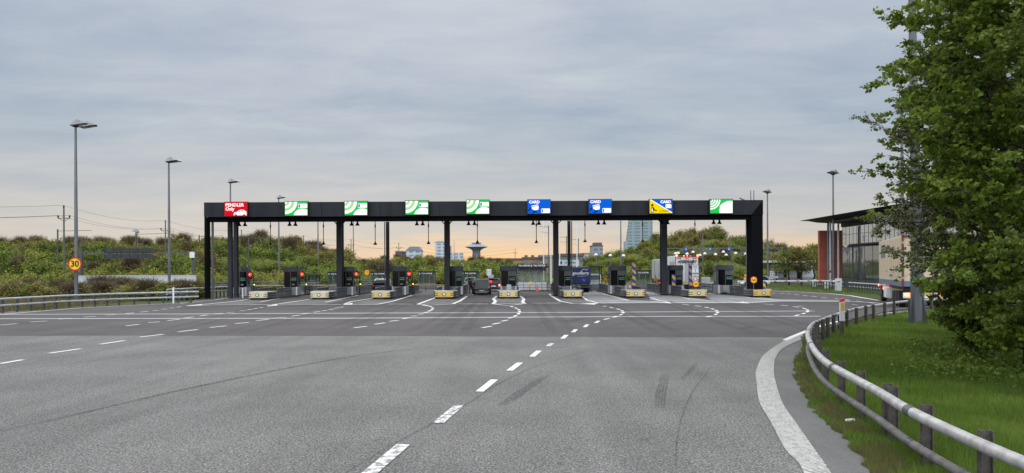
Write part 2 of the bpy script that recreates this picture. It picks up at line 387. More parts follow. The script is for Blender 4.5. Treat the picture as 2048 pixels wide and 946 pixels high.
# warm break in the cloud near the horizon, strongest straight ahead
az = wm('ARCTAN2', sep.outputs[0], sep.outputs[1])
def gauss(src, mu, sg):
    d = wm('DIVIDE', wm('SUBTRACT', src, mu), sg); return wm('EXPONENT', wm('MULTIPLY', wm('MULTIPLY', d, d), -1.0))
edge = wm('ADD', .045, wm('MULTIPLY', wm('SUBTRACT', c2, .5), .05))
low = wm('SUBTRACT', 1.0, wm('DIVIDE', wm('SUBTRACT', zz, wm('SUBTRACT', edge, .03)), .04), clamp=True)
azf = wm('ADD', wm('ADD', gauss(az, -.03, .20), wm('MULTIPLY', gauss(az, .40, .16), .75)), wm('MULTIPLY', gauss(wm('ABSOLUTE', az), 2.6, .5), .8), clamp=True)
warmf = wm('MULTIPLY', wm('MULTIPLY', low, azf), .97)
warm = mixc(c2, (.98,.60,.29), (1.05,.67,.31))
skyc = mixc(warmf, lift.outputs[0], warm)
nis = N.new('ShaderNodeVectorMath'); nis.operation = 'SCALE'; L.new(sky.outputs[0], nis.inputs[0]); nis.inputs['Scale'].default_value = .10
tot = mixc(.96, nis.outputs[0], skyc)
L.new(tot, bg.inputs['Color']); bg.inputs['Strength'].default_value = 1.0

sun = bpy.data.lights.new('sun', 'SUN'); sun.energy = .55; sun.angle = math.radians(14); sun.color = (1, .90, .80)
so = bpy.data.objects.new('sun', sun); COL.objects.link(so)
sdir = Vector((math.sin(SUN_AZ)*math.cos(SUN_EL), math.cos(SUN_AZ)*math.cos(SUN_EL), math.sin(SUN_EL)))
so.rotation_euler = sdir.to_track_quat('Z', 'Y').to_euler()

cam = bpy.data.cameras.new('camera'); co = bpy.data.objects.new('camera', cam); COL.objects.link(co)
cam.sensor_width = 36; cam.lens = F/2048*36; cam.shift_y = (CY-473)/2048; cam.clip_start = .1; cam.clip_end = 9000
co.location = (0, 0, EYE); co.rotation_euler = (math.pi/2, ROLL, 0)
sc.camera = co
sc.render.resolution_x, sc.render.resolution_y = 1024, 473
sc.view_settings.view_transform = 'Standard'; sc.view_settings.look = 'None'; sc.view_settings.exposure = 0
sc.render.engine = 'CYCLES'

# ================================================================== ground and roads
MB().sheet([(-6000,-300),(6000,-300),(6000,7000),(-6000,7000)], -.02).build('ground', 'ground'); tag(bpy.data.objects['ground'], kind='structure')
def struct(o): return tag(o, kind='structure')
RAIL = [(4.70,1.0),(4.74,4.5),(4.80,6.2),(4.92,7.64),(5.13,9.09),(5.45,10.5),(5.76,12.1),(6.10,13.7),(6.60,15.4),(7.30,17.4),(8.05,19.4),(8.90,21.4),(9.85,23.4),(10.5,24.5),(11.2,25.7),(12.0,27.0),(13.0,28.6),(13.9,30.0),(15.0,31.6),(16.2,33.2),(17.3,34.6),(18.5,36.0),(19.9,37.6),(21.6,39.4),(23.0,40.5),(24.6,41.2),(27,41.8),(30,42.1),(34,42.3)]
edgeL = [(1607,946),(1570,899),(1542,846),(1519,805),(1513,764),(1513,740),(1530,709),(1570,682),(1605,668)]
edgeR = [(1660,946),(1632,905),(1591,846),(1566,809),(1552,768),(1548,740),(1552,715),(1570,695),(1606,678)]
soil = [(1742,946),(1693,882),(1644,846),(1611,801),(1591,756),(1587,723),(1606,695)]
_s = [Vector(g(*p)) for p in soil]; _r = []; _q = random.Random(4)
for i_ in range(len(_s)-1):
    for k_ in range(9): _p = _s[i_].lerp(_s[i_+1], k_/9); _r.append((_p.x+_q.uniform(-.07,.09), _p.y+_q.uniform(-.05,.05)))
soilw = [(4.0,-20),(4.1,4)]+_r+[tuple(_s[-1])]
far_edge = [(p[0]-.75, p[1]+.55) for p in RAIL if p[1] > 25]
verge_poly = soilw+far_edge+[(60,42.3),(60,-20)]
struct(MB().sheet([(-75,-20),(60,-20),(60,47),(-75,47)], 0).build('road', 'asphalt_near'))
struct(MB().sheet([(-31.2,g(0,670)[1]),g(300,671),g(800,672),g(1300,674),g(1606,674.5),(14,28.5),(24,40.2),(34,42),(60,42.2),(60,48),(44,50),(33,54),g(1757,600),g(1700,591),g(1660,587),g(1603,584),g(1540,581.5),(33,92),(35,110),(34,128),(-27,128),(-27.2,78),(-27.4,71),(-28,64),(-26.3,59),(-28.2,54.8),(-30.2,50.8),(-30.6,45)], .004).build('road_resurfaced', 'asphalt_dark'))
sh = [g(*p) for p in edgeR]
struct(MB().sheet([(3.2,-5),(3.25,5)]+[g(1700,1010)]+sh+[(9.0,22.5)]+list(reversed([(x+.15,y) for x, y in soilw[:-1]])), .004).build('road_shoulder', 'asphalt_shoulder'))
# verge with gentle swell
def verge_h(x, y):
    return .02+.05*noise.noise(Vector((x*.35, y*.35, 3)))+.02*noise.noise(Vector((x*1.7, y*1.7, 1)))+max(0, (x-9))*.01
def inpoly(p, poly):
    c = False; j = len(poly)-1
    for i in range(len(poly)):
        if (poly[i][1] > p[1]) != (poly[j][1] > p[1]) and p[0] < (poly[j][0]-poly[i][0])*(p[1]-poly[i][1])/(poly[j][1]-poly[i][1])+poly[i][0]: c = not c
        j = i
    return c
vb = MB(); tris = tessellate_polygon([[Vector((u, v, 0)) for u, v in verge_poly]])
vb.add([(u, v, .008) for u, v in verge_poly], [tuple(t) for t in tris])
struct(vb.build('grass_verge_soil', 'verge'))

# lighter concrete on the lanes to the right and inside the island tips
ap = MB()
for poly in ([(1166,591),(1180,601),(1199,606),(1344,604),(1345,603),(1262,601),(1210,589),(1205,580),(1168,583)],
             [(1300,600),(1352,606.5),(1498,606),(1420,601),(1333,588),(1335,580),(1288,583),(1300,594)],
             [(1424,600),(1500,606),(1560,603),(1700,603.5),(1700,600.5),(1560,599),(1462,589),(1465,580),(1410,584),(1412,594)]): ap.sheet([g(*p) for p in poly], .008)
struct(ap.build('concrete_apron', 'apron'))
ap = MB()
for poly in ([(838,608),(880,609.5),(903,607),(920,600),(870,597)], [(989,606),(1047,606),(1042,596),(993,596)],
             [(402,609),(500,608),(540,603),(500,600)], [(552,608.5),(650,608),(690,601),(640,597.5)], [(700,606.5),(757,608),(800,601),(752,598)],
             [(1120,602),(1185,608),(1194,606),(1172,600),(1125,597)]):
    ap.sheet([g(*p) for p in poly], .008)
struct(ap.build('worn_island_tips', 'apronworn'))

mk = MB()
def pl(pts, w, z=.012): mk.strip([g(*p) for p in pts], w, z)
def dashes(lst, w=.15):
    for d in lst: pl([(d[0], d[1]), (d[2], d[3])], w)
dashes([(959,784,989,760),(1019,742,1040,726),(1064,714,1078,702),(1125,677.7,1133,670.4),(1146,665,1152,659),(1169,654.7,1175.5,649.4),(1191,646.4,1198,642)], .17)
dashes([(0,728,46,720),(99,707,161,698),(200,689,249,681.6),(280,674.6,327,669),(356,664,396,659.5),(420,655.5,453,652),(470,647.7,498,645),(513,641.6,538,639),(549,636.7,573,634.7),(583,632.6,600,630.6),(604,628.5,622,626.5),(627,625,640,623),(643,622,654,620.8),(658,619.5,667,618.3),(669,617,677,616),(679,615,687,614)], .17)
dashes([(252,652,279,649),(296,645.7,320,644),(335,641.6,359,639),(369,636,387,634),(400,632,416,630),(428,628.5,445,627),(455,625.7,468,624.5),(479,622,490,621),(494,620,504,618.8),(507,618,515,616.8),(519,616,527,614.8)], .17)
dashes([(0,650.6,34,647.7),(60,644.5,94,642.4),(118,638.7,145,636.7),(167,634.7,192,633),(210,630.6,232,629.4),(250,628,269,626),(281,624.5,296,623),(306,621.6,317,620.8),(323,619,334,618),(339,616.5,348,615.6),(354,614.8,362,613.6)], .17)
dashes([(708,656,734,653),(749,649,770,646),(779,643,797,641),(805,638,820,635.7),(822,633,834,631.8),(837,629,847,627.8),(848,626,856,624.4),(856,623,863,621)], .17)
dashes([(964,656,983,652.8),(985,649,1000,646),(1003,643,1015,640.6),(1016.5,637,1026,635)], .17)
def curvedash(cpts, n, duty=.55, w=.17):                      # dashed curve through ground points
    P = [Vector(g(*p)) for p in cpts]; q = []
    for i in range(len(P)-1):
        p0, p1, p2, p3 = P[max(i-1,0)], P[i], P[i+1], P[min(i+2,len(P)-1)]
        for k in range(12):
            t = k/12; q.append(.5*((2*p1)+(p2-p0)*t+(2*p0-5*p1+4*p2-p3)*t*t+(3*p1-p0-3*p2+p3)*t*t*t))
    q.append(P[-1]); d = [0]
    for i in range(1, len(q)): d.append(d[-1]+(q[i]-q[i-1]).length)
    def s_(u):
        u *= d[-1]
        for i in range(1, len(q)):
            if d[i] >= u: return q[i-1].lerp(q[i], (u-d[i-1])/max(1e-6, d[i]-d[i-1]))
        return q[-1]
    for k in range(n):
        a = k/n; mk.strip([s_(a+duty/n*j/4) for j in range(5)], w, .012)
curvedash([(863,620),(866,617),(862,614),(856,612)], 3)
curvedash([(1028,633.5),(1036,629),(1039,624),(1037,619),(1028,615),(1017,611.5)], 6)
curvedash([(1208,639.6),(1230,634),(1243,629),(1246,624),(1240,619.5),(1222,615.5),(1200,611)], 8)
curvedash([(1413,634.6),(1430,630),(1435,625),(1430,620),(1408,614),(1375,610),(1350,608)], 8)
curvedash([(1590,632),(1608,627),(1616,622),(1606,616.5),(1575,612),(1540,609),(1506,607.5)], 8)
dashes([(1540,586.2,1549,587),(1559,586.6,1569,587.4),(1574,587.6,1582,588.4),(1588,588.9,1598,590),(1605,590.8,1615,592),(1623,592.6,1634,593.9),(1642,594.6,1654,596),(1671,597,1676,597.8),(1686,598.5,1697,600),(1712,602,1724,603.4),(1738,605.4,1750,607)], .15)
dashes([(1595,612,1606,613),(1680,607,1692,608),(1704,609,1716,610.4)], .13)
pl([(1520,580),(1540,581.6),(1603,584.2),(1660,587.4),(1700,591.4),(1757,601)], .28)
pl([(1196,606.4),(1345,605.2)], .55); pl([(1344,606),(1500,604.6)], .5); pl([(1500,605.3),(1560,602.4),(1640,603),(1700,603),(1757,606)], .35)
# outlines round the island tips
for pts, w in (([(374,611.5),(404,609.2),(470,602.6),(497,599)], .22), ([(374,612),(432,610),(500,609),(540,609.6)], .3), ([(521,603.6),(560,597)], .2),
               ([(533,613),(551,608.6),(630,597.4)], .22), ([(533,613),(552,610),(620,609),(684,609.2)], .3), ([(650,604.6),(716,591)], .2),
               ([(688,608.6),(702,603.5),(748,596.6)], .22), ([(688,609),(720,608.8),(757,608.8)], .4), ([(757,608.4),(784,603),(824,591)], .22),
               ([(873,594.5),(836,608.6),(858,612.3)], .25), ([(836,609),(862,610.6),(906,608),(920,602),(934,592.3)], .25),
               ([(993.5,592),(987,598),(991,603),(986,608),(1015,611.5),(1050,607.6)], .26), ([(1041,592),(1048,599),(1045,604),(1050,608)], .26), ([(986,607.8),(1050,607.2)], .35),
               ([(1099,588),(1106,594),(1121,602.8),(1145,607),(1186,609),(1197,606)], .24), ([(1164,592.5),(1175,601),(1197,606.2)], .24),
               ([(1207,588),(1256,600.8),(1300,603),(1344,606)], .22), ([(1300,595),(1318,601),(1346,606)], .2), ([(1333,588),(1380,598),(1420,601),(1498,606)], .22), ([(1460,588.5),(1500,596),(1545,600),(1600,602)], .22),
               ([(918,608),(975,608)], .3), ([(1064,606.5),(1121,606.4)], .3), ([(776,608.4),(824,608.4)], .3)):
    pl(pts, w)
for tip in ([(371,612.4),(404,608.4),(404,610.4)], [(531,613.4),(553,608.2),(556,611)], [(686,610),(705,606),(705,609.4)], [(1160,607.5),(1188,609.6),(1198,606.2)], [(1315,606),(1345,607),(1336,603.6)], [(1470,605.8),(1500,607),(1486,603.5)]):
    mk.sheet([g(*p) for p in tip], .014)
struct(mk.build('lane_markings', 'mark'))
tr = MB()
tr.strip([g(-60,629.8), g(0,629), g(400,628), g(700,626.6), g(1140,625), g(1628,622.2)], .62, .010)
tr.strip([g(-60,638), g(0,637.6), g(400,637.2), g(700,636.7), g(1237,633.4), g(1640,632.8)], .62, .010)
struct(tr.build('transverse_lines', 'markfaint'))
wn = MB()
wn.strip([g(741,946), g(807,890)], .2, .012); wn.strip([g(650,1030), g(741,946)], .2, .012); wn.strip([g(876,847), g(918,812)], .19, .012); wn.strip([g(1096,693), g(1104,687)], .17, .012)
struct(wn.build('worn_lane_dashes', 'markworn'))
# thick edge line with raised ribs across it
Lp = [Vector(g(*p)) for p in edgeL]; Rp = [Vector(g(*p)) for p in edgeR]
Lp = [Vector((2.55,2.0)), Vector((2.62,6.0))]+Lp; Rp = [Vector((2.98,2.0)), Vector((3.08,6.0))]+Rp
def resamp(P, n):
    d = [0]
    for i in range(1, len(P)): d.append(d[-1]+(P[i]-P[i-1]).length)
    out = []
    for k in range(n):
        u = d[-1]*k/(n-1); i = 1
        while i < len(P)-1 and d[i] < u: i += 1
        t = (u-d[i-1])/(d[i]-d[i-1]); p0, p1, p2, p3 = P[max(i-2,0)], P[i-1], P[i], P[min(i+1,len(P)-1)]
        out.append(.5*((2*p1)+(p2-p0)*t+(2*p0-5*p1+4*p2-p3)*t*t+(3*p1-p0-3*p2+p3)*t*t*t))
    return out
nn = 340; La, Ra = resamp(Lp, nn), resamp(Rp, nn)
bs = MB(); bs.add([(p.x,p.y,.009) for p in La]+[(p.x,p.y,.009) for p in Ra], [(i, i+1, nn+i+1, nn+i) for i in range(nn-1)])
struct(bs.build('edge_line', 'ribbase'))
rb = MB()
for i in range(0, nn-1, 2):
    a, b_, c, d = La[i], Ra[i], Ra[i+1], La[i+1]
    vs = [(p.x,p.y,.009) for p in (a,b_,c,d)]; m1 = .22
    top = [a.lerp(d, m1), b_.lerp(c, m1), c.lerp(b_, m1), d.lerp(a, m1)]
    vs += [(p.x,p.y,.024) for p in top]; rb.add(vs, [(4,5,6,7),(0,1,5,4),(1,2,6,5),(2,3,7,6),(3,0,4,7)])
struct(rb.build('edge_line_ribs', 'rib', smooth=False))
fe = MB(); fe.strip([(p[0]-1.0, p[1]+.75) for p in RAIL if p[1] > 24.4], .2, .012)
fe.strip([(-30.2,30),(-30.2,45),(-29.9,50.3),(-28.0,54.2),(-25.8,58.5)], .2, .012); fe.strip([g(360,607), g(430,600), g(470,594)], .16, .012)
struct(fe.build('edge_line_far', 'mark'))

# tyre marks and sealed joints
def fadestrip(mbp, pts, w, f0, f1):
    return (pts, w, f0, f1)
tm = MB(); fades = []
def tyre(pts, w, fl):
    n0 = len(tm.v); P = resamp([Vector(g(*p)) for p in pts], 24); tm.strip(P, w, .017)
    f = [max(0.0, fl*math.sin(math.pi*min(1, (i+1)/25))**.5) for i in range(24)]; fades.extend(f+f)
for o_ in (-.10,-.03,.04,.11):
    tyre([(1000+o_*80,814),(1040+o_*80,786),(1090+o_*60,753)], .045, .5)
    tyre([(1319+o_*80,818),(1322+o_*80,785),(1330+o_*60,750)], .04, .45)
tyre([(1352,946),(1354,880),(1366,830),(1385,785),(1410,752),(1425,731)], .03, .5)
tyre([(1361,760),(1376,748),(1392,728)], .12, .35)
tyre([(0,864),(163,827),(347,784),(530,745.6),(694,715),(800,701.6),(900,693)], .07, 1.0)
tyre([(0,747),(163,725),(408,692.6),(612,674)], .04, .6)
tyre([(640,985),(760,905),(934,809),(1012,760),(1100,724),(1220,690)], .03, .7)
tyre([(0,905),(200,850),(420,796),(640,748)], .5, .08)
tyre([(1090,700),(1240,680),(1400,676)], .06, .25)
for i_ in range(9):
    x0 = 905+i_*17; tyre([(x0,640),(x0+30,625),(x0+8,606)] if i_ < 3 else [(x0+i_*35,655),(x0+60+i_*35,635)], .18, .18)
for x_, dx in ((560,-260),(690,-240),(820,-190),(945,-120),(962,-60),(1075,60),(1200,150),(1330,210),(1440,230)):
    for o_ in (-9,9): tyre([(x_+o_,603),(x_+o_*1.5+dx*.35,628),(x_+o_*2.4+dx*.95,668)], .42, .22)
for x_, y_, r_ in ((940,655,.5),(1130,900,.12),(1118,930,.10),(1150,640,.6),(1290,880,.10),(760,880,.12),(1500,655,.5)):
    tyre([(x_-14,y_+4),(x_,y_),(x_+16,y_-3)], r_, .3)
tmo = tm.build('tyre_marks', 'tyremark'); struct(tmo)
a_ = tmo.data.attributes.new('fade', 'FLOAT', 'POINT'); a_.data.foreach_set('value', fades)
# ================================================================== toll gantry
GY = 63.6                                   # front face of the beam
S = F/GY
GL, GR = gx(408.5, GY), gx(1526.5, GY)
GT, GB = 8.55, 7.27; SOF = GY+7.3
gan = empty('toll_gantry', ((GL+GR)/2, GY+3.6, 0), 0, 'long black portal gantry spanning all the toll lanes', 'gantry')
mx_ = (GL+GR)/2; my_ = GY+3.6
def G_(x, y, z): return (x-mx_, y-my_, z)
b = MB()
b.box(G_((GL+GR)/2, GY+.1, (GT+GB)/2), (GR-GL, .2, GT-GB))
b.cur = 1                                    # panel joints on the fascia
for i in range(1, 19):
    x = GL+(GR-GL)*i/19; b.box(G_(x, GY-.002, (GT+GB)/2), (.018, .012, GT-GB-.06))
b.build('fascia', ['anthracite', 'soffit'], gan)
MB().box(G_((GL+GR)/2, (GY+.2+SOF)/2, GB+.20), (GR-GL-.04, SOF-GY-.2, .30)).build('soffit', 'soffit', gan)
MB().box(G_((GL+GR)/2, GY+.55, GB-.20),(GR-GL-.5, .6, .42)).build('lower_beam', 'soffit', gan)
MB().box(G_((GL+GR)/2, SOF+.1, (GT+GB)/2-.2), (GR-GL-.04, .19, GT-GB-.5)).build('rear_fascia', 'anthracite', gan)
for x0, x1, d in ((GL, GL+.24, .75), (GR-1.0, GR, 1.45)):
    MB().box(G_((x0+x1)/2, GY+.02+d/2, (GB-.02)/2+.05), (x1-x0-.01, d, GB-.1)).build('end_leg', 'legblack', gan, bevel=.02)
MB().prism([(GR-1.0-mx_, GB-.005),(GR-mx_-.0, GB-.005),(GR-mx_, GT-.0)], -3.6-.03, -3.6-.004, 'y').build('mitre_plate', 'soffit', gan)
for px, Y, w, d in ((678,69.6,.50,1.0),(893.6,69.6,.48,1.0),(1112.4,69.6,.48,1.0),(1329.5,69.6,.52,1.0),(459,67.2,.34,.45),(470.5,69.4,.34,.45),(775,71.9,.30,.35),(1138.5,71.9,.30,.35)):
    x = gx(px, Y); c = MB(); c.box(G_(x, Y+d/2, (GB+.1)/2), (w*.62, d, GB+.04))
    c.box(G_(x, Y+.05, (GB+.1)/2), (w, .09, GB+.04)); c.box(G_(x, Y+d-.05, (GB+.1)/2), (w, .09, GB+.04))
    col_ = c.build('column', 'colgrey', gan)
    if w > .4:
        MB().box(G_(x, Y+d/2, .02+.12), (w+.5, d+.5, .06)).build('base_plate', 'galvdark', col_)
        for sgn in (-1, 1): MB().bar(G_(x+sgn*w*.5, Y+.3, GB-.30), G_(x+sgn*(w*.5+.28), Y+.3, GB+.02), .09).build('bracket', 'soffit', col_)
for px, Y in ((424.3, 65.3), (1493, 65.0), (769.8, 72.6), (1143.6, 72.6), (426.8, 65.5)):
    x = gx(px, Y); MB().cyl(G_(x, Y, .1), G_(x, Y, GB+.1), .055, n=10).build('downpipe', 'galv', gan)
for dx in (-.22, .06): MB().cyl(G_(gx(1507, GY+3)+dx, GY+3, GT-.1), G_(gx(1507, GY+3)+dx, GY+3, GT+1.15), .035, n=8).build('aerial', 'galvdark', gan)
a = MB(); a.bar(G_(gx(1487, GY+3), GY+3, GT), G_(gx(1487, GY+3)+.1, GY+3, GT+.25), .07); a.bar(G_(gx(1485, GY+3)-.25, GY+3, GT+.45), G_(gx(1490, GY+3)+.1, GY+3, GT+.22), .09)
a.build('roof_camera', 'galvdark', gan)

# ------------------------------------------------------------------ lit lane signs
def em(name, c, s=1.0):
    m, nt, bb, N, L = newmat(name); bb.inputs['Base Color'].default_value = (*[x*.02 for x in c], 1); bb.inputs['Specular IOR Level'].default_value = .05
    # fine LED dot texture
    tcx = N.new('ShaderNodeTexCoord'); v = N.new('ShaderNodeTexVoronoi'); v.inputs['Scale'].default_value = 60; L.new(tcx.outputs['Object'], v.inputs['Vector'])
    r = N.new('ShaderNodeMapRange'); r.inputs[1].default_value = 0; r.inputs[2].default_value = .7; r.inputs[3].default_value = s*1.1; r.inputs[4].default_value = s*.85; L.new(v.outputs['Distance'], r.inputs[0])
    bb.inputs['Emission Color'].default_value = (*c, 1); L.new(r.outputs[0], bb.inputs['Emission Strength']); M[name] = m
em('led_red', (.80,.002,.02), 1.0); em('led_green', (.02,.66,.09), 1.0); em('led_lime', (.42,.86,.35), 1.0); em('led_white', (1,1,1), 1.25)
em('led_blue', (.002,.13,.80), 1.0); em('led_yellow', (1,.80,.0), 1.0); em('led_plateblue', (.03,.2,.75), 1); em('led_brown', (.25,.01,.01), .6); em('led_navy', (.0,.02,.15), .5)
def arc(r0, r1, a0=-90, a1=0, n=16, cx=-.97, cz=.59):
    A = [math.radians(a0+(a1-a0)*k/n) for k in range(n+1)]
    return [(cx+r1*math.cos(t), cz+r1*math.sin(t)) for t in A]+[(cx+r0*math.cos(t), cz+r0*math.sin(t)) for t in reversed(A)]
def rect(x0, z0, x1, z1, r=.0):
    if not r: return [(x0,z0),(x1,z0),(x1,z1),(x0,z1)]
    o_ = []
    for cx, cz, a in ((x1-r,z0+r,-90),(x1-r,z1-r,0),(x0+r,z1-r,90),(x0+r,z0+r,180)):
        o_ += [(cx+r*math.cos(math.radians(a+t)), cz+r*math.sin(math.radians(a+t))) for t in (0,30,60,90)]
    return o_
CAR = [(-.18,-.54),(-.18,-.38),(-.12,-.30),(.10,-.24),(.26,-.11),(.42,-.06),(.64,-.06),(.80,-.14),(.92,-.22),(.94,-.40),(.93,-.54),(.84,-.54),(.80,-.46),(.72,-.44),(.64,-.46),(.60,-.54),(.12,-.54),(.08,-.46),(0,-.44),(-.08,-.46),(-.12,-.54)]
HALFCAR = [(-.22,-.57),(-.16,-.36),(.02,-.18),(.22,-.06),(.44,-.015),(.70,-.03),(.96,-.10),(.96,-.57)]
def sign(px, py, kind, label, idx):
    p = at(px, py, GY-.34); t = empty('lane_sign', p, 0, label, 'sign', 'lit lane signs along the gantry')
    MB().box((0, .15, 0), (2.06, .28, 1.30)).build('housing', 'black', t, bevel=.012)
    sc_ = MB().box((0, -.002, 0), (1.96, .02, 1.20)).build('screen', {'red':'led_red','green':'led_green','green2':'led_green','card':'led_blue','cash':'led_blue'}[kind], t)
    y = -.013
    def pz(polys, m, nm='pictogram', lvl=0):
        q = MB()
        for P in polys: q.plate(P, y-.002*lvl, .003)
        q.build(nm, m, sc_, smooth=False)
    if kind == 'red':
        text('PENDLER', .40, (-.90, y, .35), 'led_white', sc_, bold=.010, align='LEFT', sx=.97)
        text('Only', .40, (-.90, y, .0), 'led_white', sc_, bold=.010, align='LEFT', sx=.97)
        pz([CAR], 'led_white', 'car_pictogram'); pz([[(.22,-.22),(.30,-.14),(.42,-.12),(.42,-.21)],[(.47,-.12),(.60,-.12),(.72,-.20),(.47,-.21)]], 'led_red', 'car_window', 2)
    if kind in ('green', 'green2'):
        if kind == 'green':
            pz([arc(.0,.17),arc(.36,.57),arc(.80,1.06)], 'led_white', 'wave'); pz([arc(.17,.36),arc(.57,.80)], 'led_lime', 'wave', 1)
            pz([rect(.18,.05,.96,.42,.05)], 'led_white', 'number_plate_pictogram'); pz([rect(.21,.10,.35,.36)], 'led_plateblue', 'plate_band', 2)
            text('ABC 123', .13, (.64, y-.004, .22), 'led_lime', sc_, sx=.95)
            pz([HALFCAR], 'led_white', 'car_pictogram')
        else:
            pz([arc(.16,.27),arc(.36,.47),arc(.56,.68),arc(.76,.88)], 'led_white', 'wave')
            pz([[(-.16,-.59),(-.20,-.30),(-.12,-.15),(-.16,.0),(.0,.18),(.25,.34),(.55,.46),(.97,.46),(.97,-.59)]], 'led_white', 'car_pictogram')
    if kind == 'card':
        text('CARD', .34, (-.88, y, .40), 'led_white', sc_, bold=.014, align='LEFT', sx=1.0)
        pz([[(-.68,.08),(-.10,.20),(-.04,.02),(-.06,-.25),(-.36,-.32),(-.62,-.20)]], 'led_white', 'bank_card')
        pz([[(-.66,.0),(-.08,.13),(-.07,.085),(-.65,-.045)], [(-.95,-.30),(-.72,-.05),(-.62,-.05),(-.90,-.42)], [(-.60,-.57),(-.42,-.34),(-.30,-.30),(-.22,-.36),(-.26,-.52),(-.34,-.44),(-.50,-.58)]], 'led_navy', 'hand_pictogram', 2)
        pz([rect(.18,-.55,.94,-.16,.05)], 'led_white', 'number_plate_pictogram'); pz([rect(.22,-.50,.34,-.22)], 'led_plateblue', 'plate_band', 2)
        text('ABC 123', .13, (.63, y-.004, -.36), 'led_lime', sc_, sx=.85)
    if kind == 'cash':
        pz([[(-.98,.60),(-.98,-.60),(.98,-.60)]], 'led_yellow', 'yellow_half'); pz([[(-.98,.60),(.98,-.60),(.98,-.53),(-.87,.60)]], 'led_white', 'divider', 1)
        text('CARD', .32, (.40, y-.004, .38), 'led_white', sc_, bold=.014, sx=1.05)
        pz([rect(.40,-.16,.90,.18,.04)], 'led_white', 'number_plate_pictogram', 1)
        text('CASH', .27, (.25, y-.004, -.42), 'led_brown', sc_, sx=1.2)
        pz([[(-.76+.11*math.cos(k*.4488), .10+.11*math.sin(k*.4488)) for k in range(14)], [(-.88,-.55),(-.88,-.12),(-.78,-.05),(-.62,-.10),(-.55,-.28),(-.32,-.36),(-.32,-.42),(-.62,-.38),(-.66,-.30),(-.66,-.55)]], 'led_brown', 'cashier_pictogram', 1)
        pz([[(-.82,-.48),(-.82,-.20),(-.75,-.12),(-.72,-.48)]], 'led_white', 'shirt', 3)
    return t
sign(471.6,418.2,'red','red lit sign reading PENDLER Only at the left end of the gantry',0)
gl = ['green lit sign with white waves next to the red PENDLER sign','green lit sign with white waves, second from the red sign','green lit sign with white waves, third from the red sign','green lit sign with white waves next to the first blue CARD sign']
for i, (px, py) in enumerate(((592.5,417.2),(712,416.6),(833.8,415.2),(955.8,414))): sign(px, py, 'green', gl[i], i+1)
sign(1078.2,413.4,'card','blue lit CARD sign beside the row of green signs',5)
sign(1200.6,412.8,'card','blue lit CARD sign beside the yellow and blue CASH sign',6)
sign(1322,412.6,'cash','blue and yellow lit sign reading CARD and CASH with a cashier figure',7)
sign(1442.8,412.6,'green2','green lit sign with large white car shape at the right end of the gantry',8)

# twin floodlights under the beam and hanging sensors
def flood():
    t = empty('twin_floodlight'); 
    MB().box((0,0,-.10),(.9,.10,.06)).bar((-.25,0,-.02),(-.25,0,.25),.05).bar((.25,0,-.02),(.25,0,.25),.05).bar((-.4,0,.0),(-.15,0,.2),.04).bar((.4,0,0),(.15,0,.2),.04).build('bracket', 'galvdark', t)
    MB().box((0,-.05,-.10),(.55,.16,.12)).build('gear_box', 'galv', t, bevel=.01)
    for s_ in (-.36,.36):
        MB().lathe([(.10,-.14),(.11,-.28),(.14,-.34),(.27,-.50),(.27,-.53),(.22,-.53)], (s_,0,0), 16).build('lamp_head', 'black', t)
    return t
fl = flood()
for i, px in enumerate((484.5,585.5,709.5,840,943.5,1072.5,1203,1330,1433.5)):
    o = fl if i == 0 else copy_tree(fl); o.location = (gx(px, 66.2), 66.2, 7.15); o.scale = (.74,.8,1)
    tag(o, 'twin floodlight under the gantry beneath the '+['red PENDLER sign','first green sign','second green sign','third green sign','fourth green sign','first blue CARD sign','second blue CARD sign','CARD and CASH sign','rightmost green sign'][i], 'floodlight', 'twin floodlights under the gantry')
def hanger():
    t = empty('hanging_sensor'); MB().cyl((0,0,0),(0,0,1.95),.035,n=8).cyl((0,0,1.35),(0,0,1.6),.065,n=8).build('rod', 'black', t)
    MB().lathe([(.05,.16),(.08,.05),(.17,-.02),(.17,-.10),(.10,-.12)], (0,0,0), 12).build('sensor_head', 'black', t); return t
hg = hanger()
for i, (px, py) in enumerate(((541,487),(647,486.5),(750.5,487),(857,485.5),(954.8,484),(1072.8,483.5),(1170,481.8),(1285.3,481.5),(1390,481))):
    o = hg if i == 0 else copy_tree(hg); p = at(px, py, 69.6); o.location = p; o.scale.z = (GB+.05-p.z)/1.95
    tag(o, 'black sensor hanging on a rod over the '+['leftmost lane','second lane from left','third lane from left','lane of the black estate car exit','water tower lane','lane with the orange cone','blue truck lane','lane before the striped post','white lorry lane'][i], 'sensor', 'sensors hanging from the gantry')

